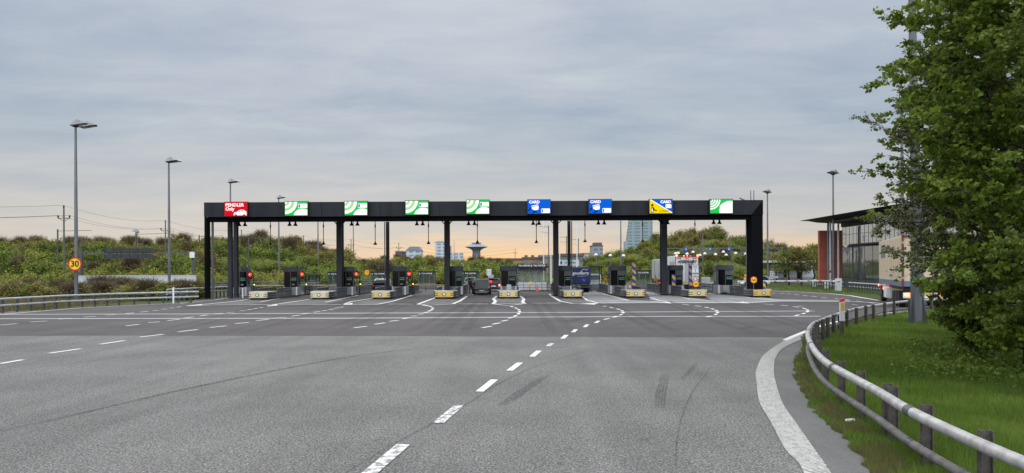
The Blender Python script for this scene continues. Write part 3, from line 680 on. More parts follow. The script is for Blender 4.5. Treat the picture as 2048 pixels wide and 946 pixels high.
# ================================================================== toll islands
NX = [(px-CX)/23.0 for px in (514.7,637.8,760.5,888,1016.8,1145.6,1271.5,1396.8,1526.3)]
NY = 63.0
who = ['leftmost island','second island from left','third island from left','fourth island from left','middle island','blue trailer island','tall striped post island','stacked sign island','rightmost island']
def island_poly():
    pts = [(-.95,22),(-.95,1.6),(-.75,.7),(-.35,.15),(0,.05),(.35,.15),(.75,.7),(.95,1.6),(.95,22)]
    return pts
isl = MB().prism(island_poly(), -.01, .15).build('toll_island', 'kerb', None, bevel=.03)
def nose(mat):
    t = empty('crash_cushion')
    P = [(-.52,0),(0,-.05),(.52,0),(.80,.22),(.80,.32),(.5,.12),(-.5,.12),(-.80,.32),(-.80,.22)]
    MB().prism(P, .16, .66).build('front_plate', mat, t, bevel=.02)
    for s_ in (-1, 1):
        r = MB()
        for z in (.22,.40,.58):
            r.prism([(s_*.70,.17),(s_*1.0,.75),(s_*1.02,2.3),(s_*.92,2.3),(s_*.90,.8),(s_*.60,.25)], z-.055, z+.055)
        r.build('side_rail', 'galv', t, bevel=.02)
        MB().prism([(s_*.58,.25),(s_*.88,.8),(s_*.90,2.3),(s_*.85,2.3),(s_*.82,.85),(s_*.5,.3)], .17, .65).build('side_web', 'galvdark', t)
        q = MB()
        for z in (.315,.49): q.prism([(s_*.53,-.004),(s_*.83,.215),(s_*.83,.26),(s_*.60,.10)], z-.02, z+.02)
        q.build('slot', 'black', t)
    MB().prism([(-.78,.25),(-.5,.1),(.5,.1),(.78,.25),(1.0,.8),(1.02,2.3),(-1.02,2.3),(-1.0,.8)], .665, .70).build('lid', 'galvlight' if mat != 'yellow' else 'galvlight', t)
    MB().box((0,1.2,.09),(1.3,1.9,.13)).build('skid', 'black', t)
    e = MB(); e.disc((0,.415), .15, -.055, .012).build('emblem', 'galvdark', t)
    MB().disc((0,.415), .095, -.068, .004).build('emblem_centre', 'white', t)
    return t
noses = {}
mats_n = ['cream','cream','palelow','yellow','palelow','palelow','palelow','palelow','yellow']
desc_n = ['cream','cream','pale yellow','bright yellow','pale yellow','pale yellow','pale yellow','pale yellow','bright yellow']
# side barriers
def barrier(L0, n):
    t = empty('island_barrier')
    MB().box((0,L0/2,.92),(.09,L0,.10)).build('top_rail', 'galv', t, bevel=.02)
    MB().box((0,L0/2,.62),(.06,L0,.08)).build('lower_rail', 'galvdark', t)
    for k in range(n): MB().box((0,.1+(L0-.2)*k/(n-1),.51),(.07,.10,.74)).build('post', 'galvdark', t)
    return t
ba, bb_ = barrier(4.2, 12), barrier(8.0, 16)
# booths
def booth():
    t = empty('toll_booth')
    P = [(-.84,.22),(-.55,0),(.55,0),(.84,.22),(.84,1.5),(-.84,1.5)]
    def sc2(k): return [(x*k, y) for x, y in P]
    MB().prism(P, .15, .92).build('plinth', 'boothlt', t, bevel=.02)
    MB().prism([(x*1.01, y-.01) for x, y in P], 2.42, 2.90).build('roof_band', 'booth', t, bevel=.03)
    MB().prism([(-.76,.4),(.76,.4),(.78,1.48),(-.78,1.48)], .92, 2.42).build('cabin', 'booth', t)
    for s_ in (-1,1): MB().prism([(s_*.80,.20),(s_*.80,.36),(s_*.70,.36),(s_*.70,.14)], .92, 2.42).build('corner_post', 'boothmid', t)
    return t
def booth_front(t, kind):
    if kind == 'L':
        MB().box((0,.12,1.67),(1.5,.05,1.48)).build('front_glass', 'blackglass', t); MB().box((-.02,.08,1.67),(.05,.04,1.48)).build('mullion', 'boothmid', t)
        text('TULL CUSTOMS', .10, (.36,.085,1.80), 'displaytxt', t, sx=.75, bold=.004); MB().box((.36,.08,1.63),(.56,.02,.11)).build('green_display', 'green', t)
        MB().box((.28,.085,1.18),(.30,.03,.12)).build('card_slot', 'boothlt', t)
    else:
        MB().box((-.36,.14,1.67),(.62,.05,1.48)).build('front_glass', 'blackglass', t); MB().box((-.02,.08,1.67),(.05,.04,1.48)).build('mullion', 'boothmid', t)
        MB().box((.36,.10,2.16),(.70,.06,.50)).build('upper_panel', 'boothmid', t); MB().box((.36,.12,1.41),(.66,.06,.96)).build('payment_machine', 'blackglass', t)
        text('TULL CUSTOMS', .10, (.36,.08,1.72), 'displaytxt', t, sx=.75, bold=.004); MB().box((.36,.07,1.56),(.56,.03,.11)).build('green_display', 'green', t)
    for s_ in (-1,1):
        MB().prism([(s_*.62,-.14),(s_*.80,-.10),(s_*.80,-.06),(s_*.62,-.09)], .12, .95).build('bollard_plate', 'white', t, bevel=.01)
    MB().box((-.1,-.2,.55),(.5,.22,.55)).build('utility_box', 'boothlt', t, bevel=.015)
    for s_ in (-1, 1): MB().box((s_*.79,.9,1.7),(.04,.8,.9)).build('side_window', 'glass', t)
BL = booth(); booth_front(BL, 'L'); BR = booth(); booth_front(BR, 'R')
bpx = [581,692,798,911.5,1017,1129.5,1236.3,1352,1451.5]
usedL = usedR = False
for i in range(9):
    x = NX[i]
    o = isl if i == 0 else isl.copy()
    if i: COL.objects.link(o)
    o.location = (x, NY, 0); tag(o, 'dark raised kerb of the '+who[i], 'traffic island', 'kerbed islands between the toll lanes')
    mname = mats_n[i]
    if mname not in noses: noses[mname] = nose(mname); o = noses[mname]
    else: o = copy_tree(noses[mname])
    o.location = (x, NY, 0); tag(o, desc_n[i]+' crash cushion with round emblem on the '+who[i], 'crash barrier', 'crash cushions on the toll islands')
    for k, (proto, yy, wd) in enumerate(((ba, 2.6, 'front'), (bb_, 11.2, 'rear'))):
        for s_ in (-1, 1):
            o = proto if (i == 0 and s_ == -1) else copy_tree(proto)
            o.location = (x+s_*.88, NY+yy, 0); tag(o, wd+' grey railing, '+('left' if s_ < 0 else 'right')+' side of the '+who[i], 'railing', 'steel railings on the toll islands')
    bx = gx(bpx[i], 70.9)
    if i < 3: o = BL if not usedL else copy_tree(BL); usedL = True
    else: o = BR if not usedR else copy_tree(BR); usedR = True
    o.location = (bx, 70.9, 0); o.scale = ({0:.86,1:.86,2:.86,3:.82,5:.82,7:.9}.get(i, 1.0), .7 if i < 4 else 1, 1)
    tag(o, 'dark toll booth with green display on the '+who[i], 'toll booth', 'dark toll booths')
o = copy_tree(BL); o.scale = (.86,.7,1); o.location = (gx(479, 70.9), 70.9, 0); tag(o, 'dark grey toll booth beside the thin gantry columns at the far left edge', 'toll booth', 'dark toll booths')

# red signals, barrier arms
def signal():
    t = empty('traffic_signal'); MB().cyl((.28,.1,0),(.28,.1,1.95),.05,n=8).bar((.28,.1,1.8),(0,.1,1.8),.05).build('post', 'black', t)
    MB().box((0,0,1.97),(.30,.22,.74)).build('housing', 'black', t, bevel=.03)
    MB().lathe([(.12,0),(.125,.02),(.09,.05),(.03,.06)], (0,0,0), 16).build('red_lens', 'redlamp', t)
    l = LAST(); l.rotation_euler = (math.pi/2,0,0); l.location = (0,-.11,2.05); l.scale = (1.15,1.35,1)
    MB().lathe([(.001,0),(.055,.01),(.04,.02)], (0,0,0), 14).build('lamp_core', 'tailhot', t); l = LAST(); l.rotation_euler = (math.pi/2,0,0); l.location = (0,-.165,2.06)
    MB().lathe([(.10,0),(.10,.02),(.05,.03)], (0,0,0), 16).build('dark_lens', 'black', t); l = LAST(); l.rotation_euler = (math.pi/2,0,0); l.location = (0,-.11,1.75)
    MB().cyl((0,0,2.32),(0,0,2.52),.04,n=8).build('finial', 'black', t)
    MB().lathe([(.03,0),(.055,.03),(.05,.08),(.01,.10)], (0,0,0), 12).build('amber_lamp', 'amber', t); LAST().location = (.36,0,1.02)
    return t
sg = signal()
for i, px in enumerate((501,605,713.3,818.6)):
    o = sg if i == 0 else copy_tree(sg); o.location = (gx(px, 70.55), 70.55, .12)
    tag(o, 'lit red traffic signal right of the '+['booth at the far left edge','booth on the leftmost island','booth on the second island','booth on the third island'][i], 'traffic light', 'red signals beside the booths')
def arm(w=4.2):
    t = empty('lane_barrier'); MB().box((0,0,.55),(.32,.42,.9)).build('cabinet', 'galvdark', t, bevel=.02)
    b = MB().box((w/2,0,.98),(w,.06,.10)); b.cur = 1
    for k in range(4): b.box((.6+k*1.0,0,.98),(.35,.066,.104))
    b.build('arm', ['palelow', 'orange'], t); return t
am = arm()
for i, X in enumerate((gx(508,75.5), NX[0]+1.15, NX[2]+1.2)):
    o = am if i == 0 else copy_tree(am); o.location = (X, 75.5, .0); tag(o, 'closed barrier arm across the lane right of the '+['booth at the far left edge','leftmost island','third island'][i], 'barrier', 'lane barrier arms')

# customs kiosks behind the lanes
def kiosk(w, crown=True):
    t = empty('customs_kiosk'); h = 2.3
    for sx in (-1, 1):
        for y in (0, 1.9): MB().box((sx*(w/2-.05), y, h/2), (.10,.10,h)).build('frame_post', 'booth', t)
    MB().box((0,.95,h+.04),(w+.12,2.2,.14)).build('roof', 'anthracite', t, bevel=.02)
    nb_ = MB().box((0,-.04,h-.22),(w-.12,.06,.34)).build('name_board', 'navysign', t)
    text('TULL CUSTOMS', .21, (.10,-.075,h-.22), 'white', LAST(), sx=w/2.25, bold=.008)
    MB().plate([(-w/2+.14,h-.32),(-w/2+.22,h-.34),(-w/2+.22,h-.10),(-w/2+.18,h-.14),(-w/2+.14,h-.10)], -.072).build('crown_emblem', 'white', nb_)
    MB().box((0,1.86,1.15),(w-.2,.03,2.1)).build('rear_pane', 'kioskglass', t)
    for s_ in (-1,1): MB().box((s_*(w/2-.05),.95,1.15),(.03,1.7,2.1)).build('side_pane', 'kioskglass', t)
    for x in (-w*.17, w*.2): MB().box((x,0,1.0),(.06,.06,2.0)).build('mullion', 'galv', t)
    MB().box((0,.9,.4),(w-.3,1.4,.7)).build('desk', 'boothmid', t)
    return t
m, nt, bb2, N2, L2 = newmat('kiosk_glass'); M['kioskglass'] = m
bb2.inputs['Base Color'].default_value = (.5,.56,.52,1); bb2.inputs['Roughness'].default_value = .05
tp = N2.new('ShaderNodeBsdfTransparent'); tp.inputs[0].default_value = (.75,.82,.78,1); ms = N2.new('ShaderNodeMixShader'); ms.inputs[0].default_value = .72
L2.new(bb2.outputs[0], ms.inputs[1]); L2.new(tp.outputs[0], ms.inputs[2]); L2.new(ms.outputs[0], N2['Material Output'].inputs[0])
kk = kiosk(2.1)
for i, (px, Y, lab) in enumerate(((671,97,'behind the second island'),(757.5,97,'beyond the black estate car'),(852.5,97,'in the empty lane between the third and fourth islands'),(939.5,94,'beside the standing person'),(1284.5,94,'beyond the tall striped post'))):
    o = kk if i == 0 else copy_tree(kk); o.location = (gx(px, Y), Y, 0); tag(o, 'glazed kiosk with TULL CUSTOMS board '+lab, 'kiosk', 'glazed customs kiosks')
# glass shelters without writing
def shelter(w, h):
    t = empty('glass_shelter')
    for sx in (-1,1):
        for y in (0,1.6): MB().box((sx*w/2,y,h/2),(.11,.11,h)).build('frame_post', 'anthracite', t)
    MB().box((0,.8,h+.05),(w+.4,2.2,.16)).build('roof', 'anthracite', t)
    MB().box((0,1.62,h/2),(w-.1,.03,h-.2)).build('rear_pane', 'kioskglass', t); MB().box((0,.0,.35),(w-.1,.05,.6)).build('lower_panel', 'boothmid', t)
    MB().box((0,-.02,1.15),(w-.1,.05,.05)).build('rail', 'galv', t)
    return t
o = shelter(1.4, 2.75); o.location = (gx(1191, 84), 84, 0); tag(o, 'dark framed glass shelter right of the blue tarpaulin trailer', 'shelter')
o2 = shelter(1.5, 1.9); o2.location = (gx(622, 98), 98, 0); tag(o2, 'low glass shelter between the first and second islands', 'shelter')
# big customs office in the middle lane
of = empty('customs_office', (gx(1064.5, 85.5), 85.5, 0), 0, 'grey glazed customs office with TULL CUSTOMS boards behind the cone lane', 'office')
MB().box((0,1.6,.55),(3.3,3.2,1.1)).build('base_wall', 'offwhite', of); MB().box((0,1.6,2.55),(3.3,3.2,.36)).build('upper_wall', 'boothmid', of)
MB().box((0,1.5,2.86),(3.9,4.0,.2)).build('roof', 'anthracite', of, bevel=.02); MB().box((-.05,-.55,3.0),(3.55,.08,.36)).build('name_board', 'navysign', of)
for sx in (-.95,.80): text('TULL CUSTOMS', .24, (sx,-.60,3.0), 'white', of, sx=.82, bold=.01)
MB().plate([(-.14,2.88),(-.04,2.88),(-.04,3.14),(-.09,3.08),(-.14,3.14)], -.595).build('crown_emblem', 'white', of)
MB().box((0,1.6,1.73),(3.1,3.0,1.24)).build('interior', 'kioskglass', of)
for k in range(5): MB().box((-1.6+.8*k,.0,1.73),(.07,.08,1.26)).build('window_post', 'boothmid', of)
MB().box((.3,1.0,1.35),(1.0,.5,.4)).build('counter', 'offwhite', of)
fr = empty('office_fence', (gx(1064.5, 84.6), 84.6, 0), 0, 'grey tubular railing in front of the customs office', 'railing')
for z in (.45,.75,1.1): MB().bar((-1.75,0,z),(2.6,0,z),.05).build('rail', 'galvdark', fr)
for k in range(7): MB().bar((-1.7+.7*k,0,0),(-1.7+.7*k,0,1.1),.05).build('post', 'galvdark', fr)
ys = MB().box((0,0,0),(.36,.04,.30)).build('small_yellow_sign', 'signyel'); ys.location = at(1061.5,566,84.5); tag(ys, 'small yellow square sign on the customs office railing', 'sign')
cn = empty('traffic_cone', (gx(1074.6, 83.6), 83.6, .0), 0, 'orange red traffic cone standing in front of the customs office', 'cone')
MB().box((0,0,.03),(.42,.42,.05)).build('base', 'cone', cn, bevel=.01); MB().lathe([(.16,.05),(.03,.80),(.02,.82)], (0,0,0), 18).build('body', 'cone', cn); MB().lathe([(.128,.22),(.098,.36)], (0,0,0), 18).build('reflective_band', 'white', cn)
rk = struct(MB().box((gx(1064,85),85.2,.05),(4.3,.4,.14)).build('office_kerb', 'kerb'))
# ================================================================== signs and posts
def postsign(name, px, py, Y, label, cat='sign', group=None, post=True, pole_r=.035, h=None):
    p = at(px, py, Y); t = empty(name, (p.x, Y, 0), 0, label, cat, group)
    if post: MB().cyl((0,.03,0),(0,.03,h or p.z),pole_r,n=8).build('post', 'galv', t)
    return t, p.z
def round_sign(t, z, r, faces, y=-.03):
    MB().disc((0,z), r, y, .02).build('rim_plate', faces[0], t); MB().disc((0,z), r*.80, y-.022, .003).build('face', faces[1], t)
t, z = postsign('speed_limit_sign', 150.6, 528.2, 61.75, 'round yellow speed limit sign reading 30 with red rim on the leftmost lamp post', post=False)
MB().box((0,0,z),(.1,.1,.5)).build('clamp', 'galv', t); round_sign(t, z, .585, ('signred','signyel'), -.05); text('30', .72, (0,-.078,z), 'black', t, bold=.02, sx=1.0)
for px, py, Yq, lab in ((1391.5,567.8,65.5,'by the stacked white sign'),(1507.3,559.8,63.5,'in front of the right gantry leg')):
    t, z = postsign('width_limit_sign', px, py, Yq, 'round yellow sign with red rim reading 3,0 '+lab, group='round width limit signs')
    round_sign(t, z, .31, ('signred','signyel')); text('3,0', .24, (0,-.057,z), 'black', t, bold=.012)
    MB().plate([(-.20,z),(-.27,z+.07),(-.27,z-.07)], -.055).plate([(.20,z),(.27,z-.07),(.27,z+.07)], -.055).plate([(0,z-.22),(.05,z-.15),(-.05,z-.15)], -.055).build('arrow_mark', 'black', t)
t, z = postsign('distant_speed_sign', 734, 544.8, 96, 'orange round speed sign reading 70 behind the third island'); round_sign(t, z, .36, ('signred','signyel')); text('70', .40, (0,-.06,z), 'signred', t, bold=.015)
t, z = postsign('round_warning_sign', 1490.6, 551, 96, 'small orange sign with a yellow plate below, left of the right gantry leg')
MB().box((0,-.02,z),(.36,.02,.36)).build('board', 'signred', t); MB().disc((0,z), .13, -.035, .01).build('dot', 'signyel', t); MB().box((0,-.02,z-.42),(.42,.02,.3)).build('lower_plate', 'signyel', t)
for px, lab, Y in ((557,'fourth lamp post from the left',122),(636.2,'lamp post between the second and third signs',143)):
    t, z = postsign('no_parking_sign', px, 554.5, Y, 'round blue sign with red rim on the '+lab, group='round blue signs on lamp posts', post=False)
    round_sign(t, z, .39*Y/122, ('signred','blue')); MB().bar((-.3,-.06,z+.3),(.3,-.06,z-.3),.07,.02).build('diagonal_bar', 'signred', t)
    MB().box((0,-.03,z-.85),(.42,.02,.75)).build('lower_plate', 'orange', t); MB().box((0,-.03,z-1.55),(.42,.02,.5)).build('white_plate', 'white', t)
for px, py, lab in ((1211.3,557,'left of the island with the tall striped post'),(1311,558,'in front of the silver lorry')):
    t, z = postsign('warning_triangle', px, py, 73.5, 'yellow triangle bump sign, '+lab, group='triangular bump signs', h=2.0)
    r = .33; MB().plate([(-r,z-.27),(r,z-.27),(0,z+.31)], -.02, .02).build('rim_plate', 'signred', t); MB().plate([(-r*.72,z-.21),(r*.72,z-.21),(0,z+.20)], -.042, .003).build('face', 'signyel', t)
    MB().plate([(-.13,z-.15),(-.06,z-.11),(.06,z-.11),(.13,z-.15)], -.046, .003).build('bump_symbol', 'black', t)
for px, py, lab in ((1259.5,574,'left'),(1279.3,574.5,'right')):
    t, z = postsign('small_warning_triangle', px, py, 84, 'small white triangle sign with red rim '+lab+' of the tall striped post', group='small triangle signs')
    sgn = -1 if lab == 'left' else 1
    MB().plate([(-.26,z-.2*sgn),(.26,z-.2*sgn),(0,z+.25*sgn)], -.02, .02).build('rim_plate', 'signred', t); MB().plate([(-.17,z-.15*sgn),(.17,z-.15*sgn),(0,z+.14*sgn)], -.042, .003).build('face', 'white', t)
t, z = postsign('lane_layout_sign', 978, 544.8, 92, 'white sign with three lane arrows beyond the dark red car')
MB().box((0,-.02,z),(.58,.03,.80)).build('board', 'white', t)
b = MB()
for k in range(3): b.plate(rect(-.18+k*.17,z-.28,-.14+k*.17,z+.16), -.04); b.plate([(-.21+k*.17,z+.14),(-.11+k*.17,z+.14),(-.16+k*.17,z+.28)], -.04)
b.build('arrows', 'black', t)
t, z = postsign('stacked_lane_sign', 1390.5, 546, 66.3, 'stack of white sign plates with two diverging arrows above the round 3,0 sign')
for k, (z0, z1) in enumerate(((538.2,529.8),(546.7,537.4),(553.6,547.6),(561.2,554.3))):
    za, zb = at(1390, z0, 66.3).z, at(1390, z1, 66.3).z
    MB().box((0,.0,(za+zb)/2),(.64,.02,zb-za+.03)).build('plate_frame', 'black', t); pl_ = MB().box((0,-.02,(za+zb)/2),(.58,.03,zb-za-.03)).build('plate', 'truckwhite', t)
    q = MB()
    if k == 0: q.box((0,-.04,(za+zb)/2+.07),(.42,.01,.05)).box((0,-.04,(za+zb)/2-.09),(.46,.01,.04))
    if k == 1: q.disc((0,(za+zb)/2), .05, -.036, .006).box((0,-.04,zb-.08),(.16,.01,.035)).box((0,-.04,za+.06),(.38,.01,.035))
    if k == 2: q.box((0,-.04,(za+zb)/2+.05),(.42,.01,.035)).box((0,-.04,(za+zb)/2-.06),(.36,.01,.035))
    if k == 3:
        zc = (za+zb)/2
        for s_ in (-1,1): q.plate([(s_*.24,zc-.10),(s_*.24,zc+.02),(s_*.19,zc-.03),(s_*.10,zc+.08),(s_*.06,zc+.05),(s_*.16,zc-.06),(s_*.11,zc-.10)][::s_], -.037)
    q.build('marking', 'black', pl_)
def striped(px, y0, y1, Y, wpx, lab, name='striped_post'):
    a, b_ = at(px, y1, Y), at(px, y0, Y); w = wpx/F*Y; t = empty(name, (a.x, Y, 0), 0, lab, 'marker post', 'blue and yellow striped posts')
    h = b_.z; z0 = max(.05, a.z); MB().box((0,w/2,(z0+h)/2),(w,w,h-z0)).build('panel', 'blue', t)
    if z0 > .3: MB().cyl((0,w/2,0),(0,w/2,z0),.04).build('post', 'galv', t)
    q = MB(); n = max(1, round((h-z0)/.68)); st = (h-z0)/n
    for k in range(n):
        zz_ = z0+st*k+st*.18; q.plate([(-w/2,zz_+.22),(w/2,zz_),(w/2,zz_+.30),(-w/2,zz_+.52 if zz_+.52 < h else h)], -.003)
        q.add([(w/2+.003,0,zz_),(w/2+.003,w,zz_-.2),(w/2+.003,w,zz_+.1),(w/2+.003,0,zz_+.30)], [(0,1,2,3)])
    q.build('stripes', 'orange', t)
striped(1268,524.5,577,69.2,6.8,'tall post with blue and yellow stripes beside the booth')
striped(1347.6,549,577,69.2,6.4,'shorter blue and yellow striped post in front of the narrow booth')
striped(1382,523,576,69.8,7,'blue and yellow striped post half hidden behind the stacked white sign')
striped(1527.8,563.5,578,64.6,6.6,'low blue and yellow striped block on the rightmost cushion')
t, z = postsign('white_info_sign', 1543.2, 550, 110, 'white upright information sign right of the right gantry leg'); MB().box((0,-.02,z),(.52,.03,1.2)).build('board', 'offwhite', t)
MB().box((0,-.04,z),(.12,.01,.25)).box((0,-.04,z-.3),(.36,.01,.08)).box((0,-.04,z+.35),(.36,.01,.08)).build('marking', 'galvdark', t)
t, z = postsign('arrow_sign', 1547, 554.3, 104, 'grey arrow shaped direction sign below the white information sign'); MB().plate([(-.65,z-.14),(.55,z-.14),(.72,z),(.55,z+.14),(-.65,z+.14)], -.02, .03).build('board', 'offwhite', t)
MB().box((-.05,-.055,z),(.9,.01,.07)).build('marking', 'galvdark', t)
t, z = postsign('red_round_sign', 1659.5, 543.2, 97, 'small round red sign on the pole before the red wall', post=False); MB().disc((0,z), .17, -.05, .02).build('face', 'signred', t)

# delineators
def delineator(loc, h, lab, w=.12, orange=False, cat='marker post'):
    t = empty('road_delineator', loc, 0, lab, cat)
    MB().prism([(-w/2,0),(w/2,0),(w/2,h+.05),(-w/2,h-.02)], -.03, .03, 'y').build('body', 'white', t, bevel=.01)
    if orange:
        MB().prism([(-w/2-.002,h-.10),(w/2+.002,h-.06),(w/2+.002,h+.055),(-w/2-.002,h-.015)], -.034, .034, 'y').build('red_top', 'cone', t)
        MB().box((0,-.034,h-.26),(w*.66,.01,.26)).build('reflector', 'orange', t)
    return t
delineator((gx(346.5,56.8), 56.8, 0), 1.25, 'slim white post at the end of the left guardrail')
delineator((gx(485.3,67.5), 67.5, 0), .9, 'white post beside the booth at the far left edge')
_p = g(1665, 672); dl = delineator((_p[0]-.1, _p[1]-1.0, .62), .78, 'white marker post with orange reflector and red top behind the guardrail bend', .17, True)
MB().box((.0,.04,-.3),(.13,.09,.66)).build('timber_stub', 'postwood', dl)

# ================================================================== guardrails
def cat_rom(P, n):
    out = []
    P = [Vector(p) for p in P]
    for i in range(len(P)-1):
        p0, p1, p2, p3 = P[max(i-1,0)], P[i], P[i+1], P[min(i+2,len(P)-1)]
        for k in range(n):
            t = k/n; out.append(.5*((2*p1)+(p2-p0)*t+(2*p0-5*p1+4*p2-p3)*t*t+(3*p1-p0-3*p2+p3)*t*t*t))
    out.append(P[-1]); return out
def offs(P, d):
    o_ = []
    for i, p in enumerate(P):
        t = (P[min(i+1,len(P)-1)]-P[max(i-1,0)]).normalized(); o_.append(Vector((p.x-t.y*d, p.y+t.x*d, 0)))
    return o_
rp = cat_rom([(x,y,0) for x, y in RAIL], 6); lp = offs(rp, .13)
gr_ = empty('guardrail', (0,0,0), 0, 'tubular steel guardrail curving round the grass verge in the foreground', 'guardrail')
su = MB().tube([Vector((p.x,p.y,.70)) for p in lp], .067, 14); sw = MB().tube([Vector((p.x,p.y,.30)) for p in lp], .056, 12); su.cur = sw.cur = 1
sl = MB()                                         # sleeves where rail lengths join
acc = 0
for i in range(1, len(lp)):
    acc += (lp[i]-lp[i-1]).length
    if acc > 3.9:
        acc = 0; d = (lp[i]-lp[i-1]).normalized()*.09
        su.cyl(Vector((lp[i].x,lp[i].y,.70))-d, Vector((lp[i].x,lp[i].y,.70))+d, .074, n=14); sw.cyl(Vector((lp[i].x,lp[i].y,.30))-d, Vector((lp[i].x,lp[i].y,.30))+d, .060, n=12)
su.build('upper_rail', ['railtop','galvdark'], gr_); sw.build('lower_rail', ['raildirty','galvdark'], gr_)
def ipost(a, h=.79):
    m_ = MB(); w, d, t_ = .10, .11, .012
    m_.box((0,-d/2,h/2),(w,t_,h)).box((0,d/2,h/2),(w,t_,h)).box((0,0,h/2),(t_,d-t_,h-.002)); return m_
pp = [(4.76,5.9),(4.92,7.64),(5.13,9.09),(5.40,10.4),(5.52,10.85),(5.76,12.1),(6.03,13.5),(6.66,15.4),(7.33,17.4),(7.75,18.6),(8.2,19.8),(8.75,21.0),(9.3,22.2),(9.85,23.4),(10.5,24.5),(11.05,25.4),(11.97,27),(13.05,28.9),(13.85,30),(14.96,31.5),(16.2,33.2),(17.1,34.3),(18.5,36),(19.7,37.4),(21.6,39.4),(23.6,40.8),(25.6,41.5),(27.8,41.9),(30,42.1)]
pm0 = None
for i, (x, y) in enumerate(pp):
    if pm0 is None: pm0 = ipost(0).build('post', 'postwood', gr_); o = pm0
    else: o = pm0.copy(); COL.objects.link(o); o.parent = gr_
    j = min(range(len(rp)), key=lambda k: (rp[k].x-x)**2+(rp[k].y-y)**2); t_ = (rp[min(j+1,len(rp)-1)]-rp[max(j-1,0)])
    o.location = (rp[j].x+.06 if y < 20 else x, rp[j].y if y < 20 else y, 0); o.rotation_euler.z = math.atan2(t_.y, t_.x)
    k_ = MB()
# left rails
LR = [(-31.35,20),(-31.35,38),(-31.3,44.5),(-31.05,50),(-29.4,54.2),(-26.2,57.8),(-25.4,58.6)]
def siderail(P, lab, sp, hz=(.86,.46), name='guardrail', ext=.11, endcap=True):
    q = cat_rom([(x,y,0) for x, y in P], 6); o_ = empty(name, (0,0,0), 0, lab, 'guardrail')
    for nm, z, w_ in (('upper_rail', hz[0], 'galvlight'), ('lower_rail', hz[1], 'galvlight')):
        MB().tube([Vector((p.x,p.y,z)) for p in offs(q, -.10)], .075, 10).build(nm, w_, o_)
    acc = sp; c = 0; base = None
    for i in range(1, len(q)):
        acc += (q[i]-q[i-1]).length
        if acc >= sp and q[i].y > 35:
            acc = 0
            if base is None: base = MB().box((0,0,hz[0]/2),(.09,.13,hz[0])).build('post', 'galvdark', o_); n_ = base
            else: n_ = base.copy(); COL.objects.link(n_); n_.parent = o_
            n_.location = (q[i].x+.02, q[i].y, 0)
    return o_
def densify(P, m=3):
    o_ = []
    for i in range(len(P)-1):
        for k in range(m): o_.append((P[i][0]+(P[i+1][0]-P[i][0])*k/m, P[i][1]+(P[i+1][1]-P[i][1])*k/m))
    return o_+[P[-1]]
siderail(densify(LR), 'two rail steel guardrail along the left road edge before the bushes', .95)
siderail(densify([(-28.9,60.5),(-28.6,64),(-28.2,68),(-27.5,71.6)],4), 'two rail steel guardrail left of the gantry leg', .6, (.98,.62))
siderail(densify([(33.2,60),(34.2,66),(35.6,73),(36.6,79)],4), 'steel guardrail beside the grey barrier cabinet on the right', .8, (.95,.55))
siderail(densify([(37.3,82),(37.9,88),(38.2,93)],4), 'far steel guardrail before the glass building', .8, (.95,.55))

# fences at the back of the plaza
def fence(x0, x1, Y, h, lab, sp=1.6, nr=2, mat='galv', z0=0):
    o_ = empty('rear_railing', ((x0+x1)/2, Y, z0), 0, lab, 'railing', 'steel railings behind the toll lanes')
    for k in range(nr): MB().bar((x0-(x0+x1)/2,0,h-.35*k),((x1-x0)/2,0,h-.35*k),.10,.12).build('rail', mat, o_)
    n_ = int((x1-x0)/sp)+1
    b0 = None
    for k in range(n_):
        if b0 is None: b0 = MB().box((0,0,h/2),(.08,.08,h)).build('post', 'galvdark', o_); c = b0
        else: c = b0.copy(); COL.objects.link(c); c.parent = o_
        c.location = (-(x1-x0)/2+(x1-x0)*k/max(1,n_-1), .06, 0)
fence(gx(405,90), gx(560,90), 90, 1.15, 'pale rail behind the two leftmost lanes')
fence(gx(560,93), gx(640,93), 93, 1.0, 'pale rail between the first and second islands')
fence(gx(722,95), gx(745,95), 95, 1.25, 'pale rail left of the black estate car')
fence(gx(830,86), gx(872,86), 86, .9, 'blue grey rail before the kiosk in the empty lane', 1.0)
fence(gx(1183,82), gx(1214,82), 82, .75, 'short rail between the blue trailer and the bump sign', 1.0)
fence(gx(1275,88), gx(1304,88), 88, .8, 'short rail behind the tall striped post', 1.0)
fence(gx(1402,92), gx(1480,92), 92, 1.1, 'rail behind the lane of the white lorry')
fence(gx(1683,100), gx(1762,100), 90, 1.5, 'grey rail at the foot of the glass building')
# right barrier arm
bc = empty('boom_barrier', (gx(1676.5,80.5), 80.5, 0), 0, 'long red and white boom barrier closing the road to the right', 'barrier')
MB().box((0,0,.70),(.58,.50,1.38)).build('cabinet', 'offwhite', bc, bevel=.03); MB().box((-.05,-.26,1.05),(.28,.02,.14)).build('label_plate', 'galv', bc)
Lb = 11.3; b = MB().box((-Lb/2,-.3,1.16),(Lb,.06,.13)); b.cur = 1
for k in range(9): b.box((-.9-k*1.25,-.3,1.145),(.32,.066,.085))
b.build('arm', ['carwhite','signred'], bc)
b = MB()
for k in range(3): MB().box((-2.5-k*4,-.28,.55),(.04,.04,1.1)).build('arm_support', 'galvdark', bc)
def bollardpost(px, py, Y, lab):
    p = at(px, py, Y); t = empty('white_bollard', (p.x, Y, 0), 0, lab, 'bollard', 'white cabinets and bollards by the grass strip'); MB().box((0,0,.5),(.5,.3,1.0)).build('body', 'white', t, bevel=.04); MB().box((0,-.16,.55),(.10,.01,.7)).build('seam', 'galvdark', t)
bollardpost(1652,565,90,'white double bollard before the red wall'); bollardpost(1629.5,560,100,'white bollard left of the red wall')

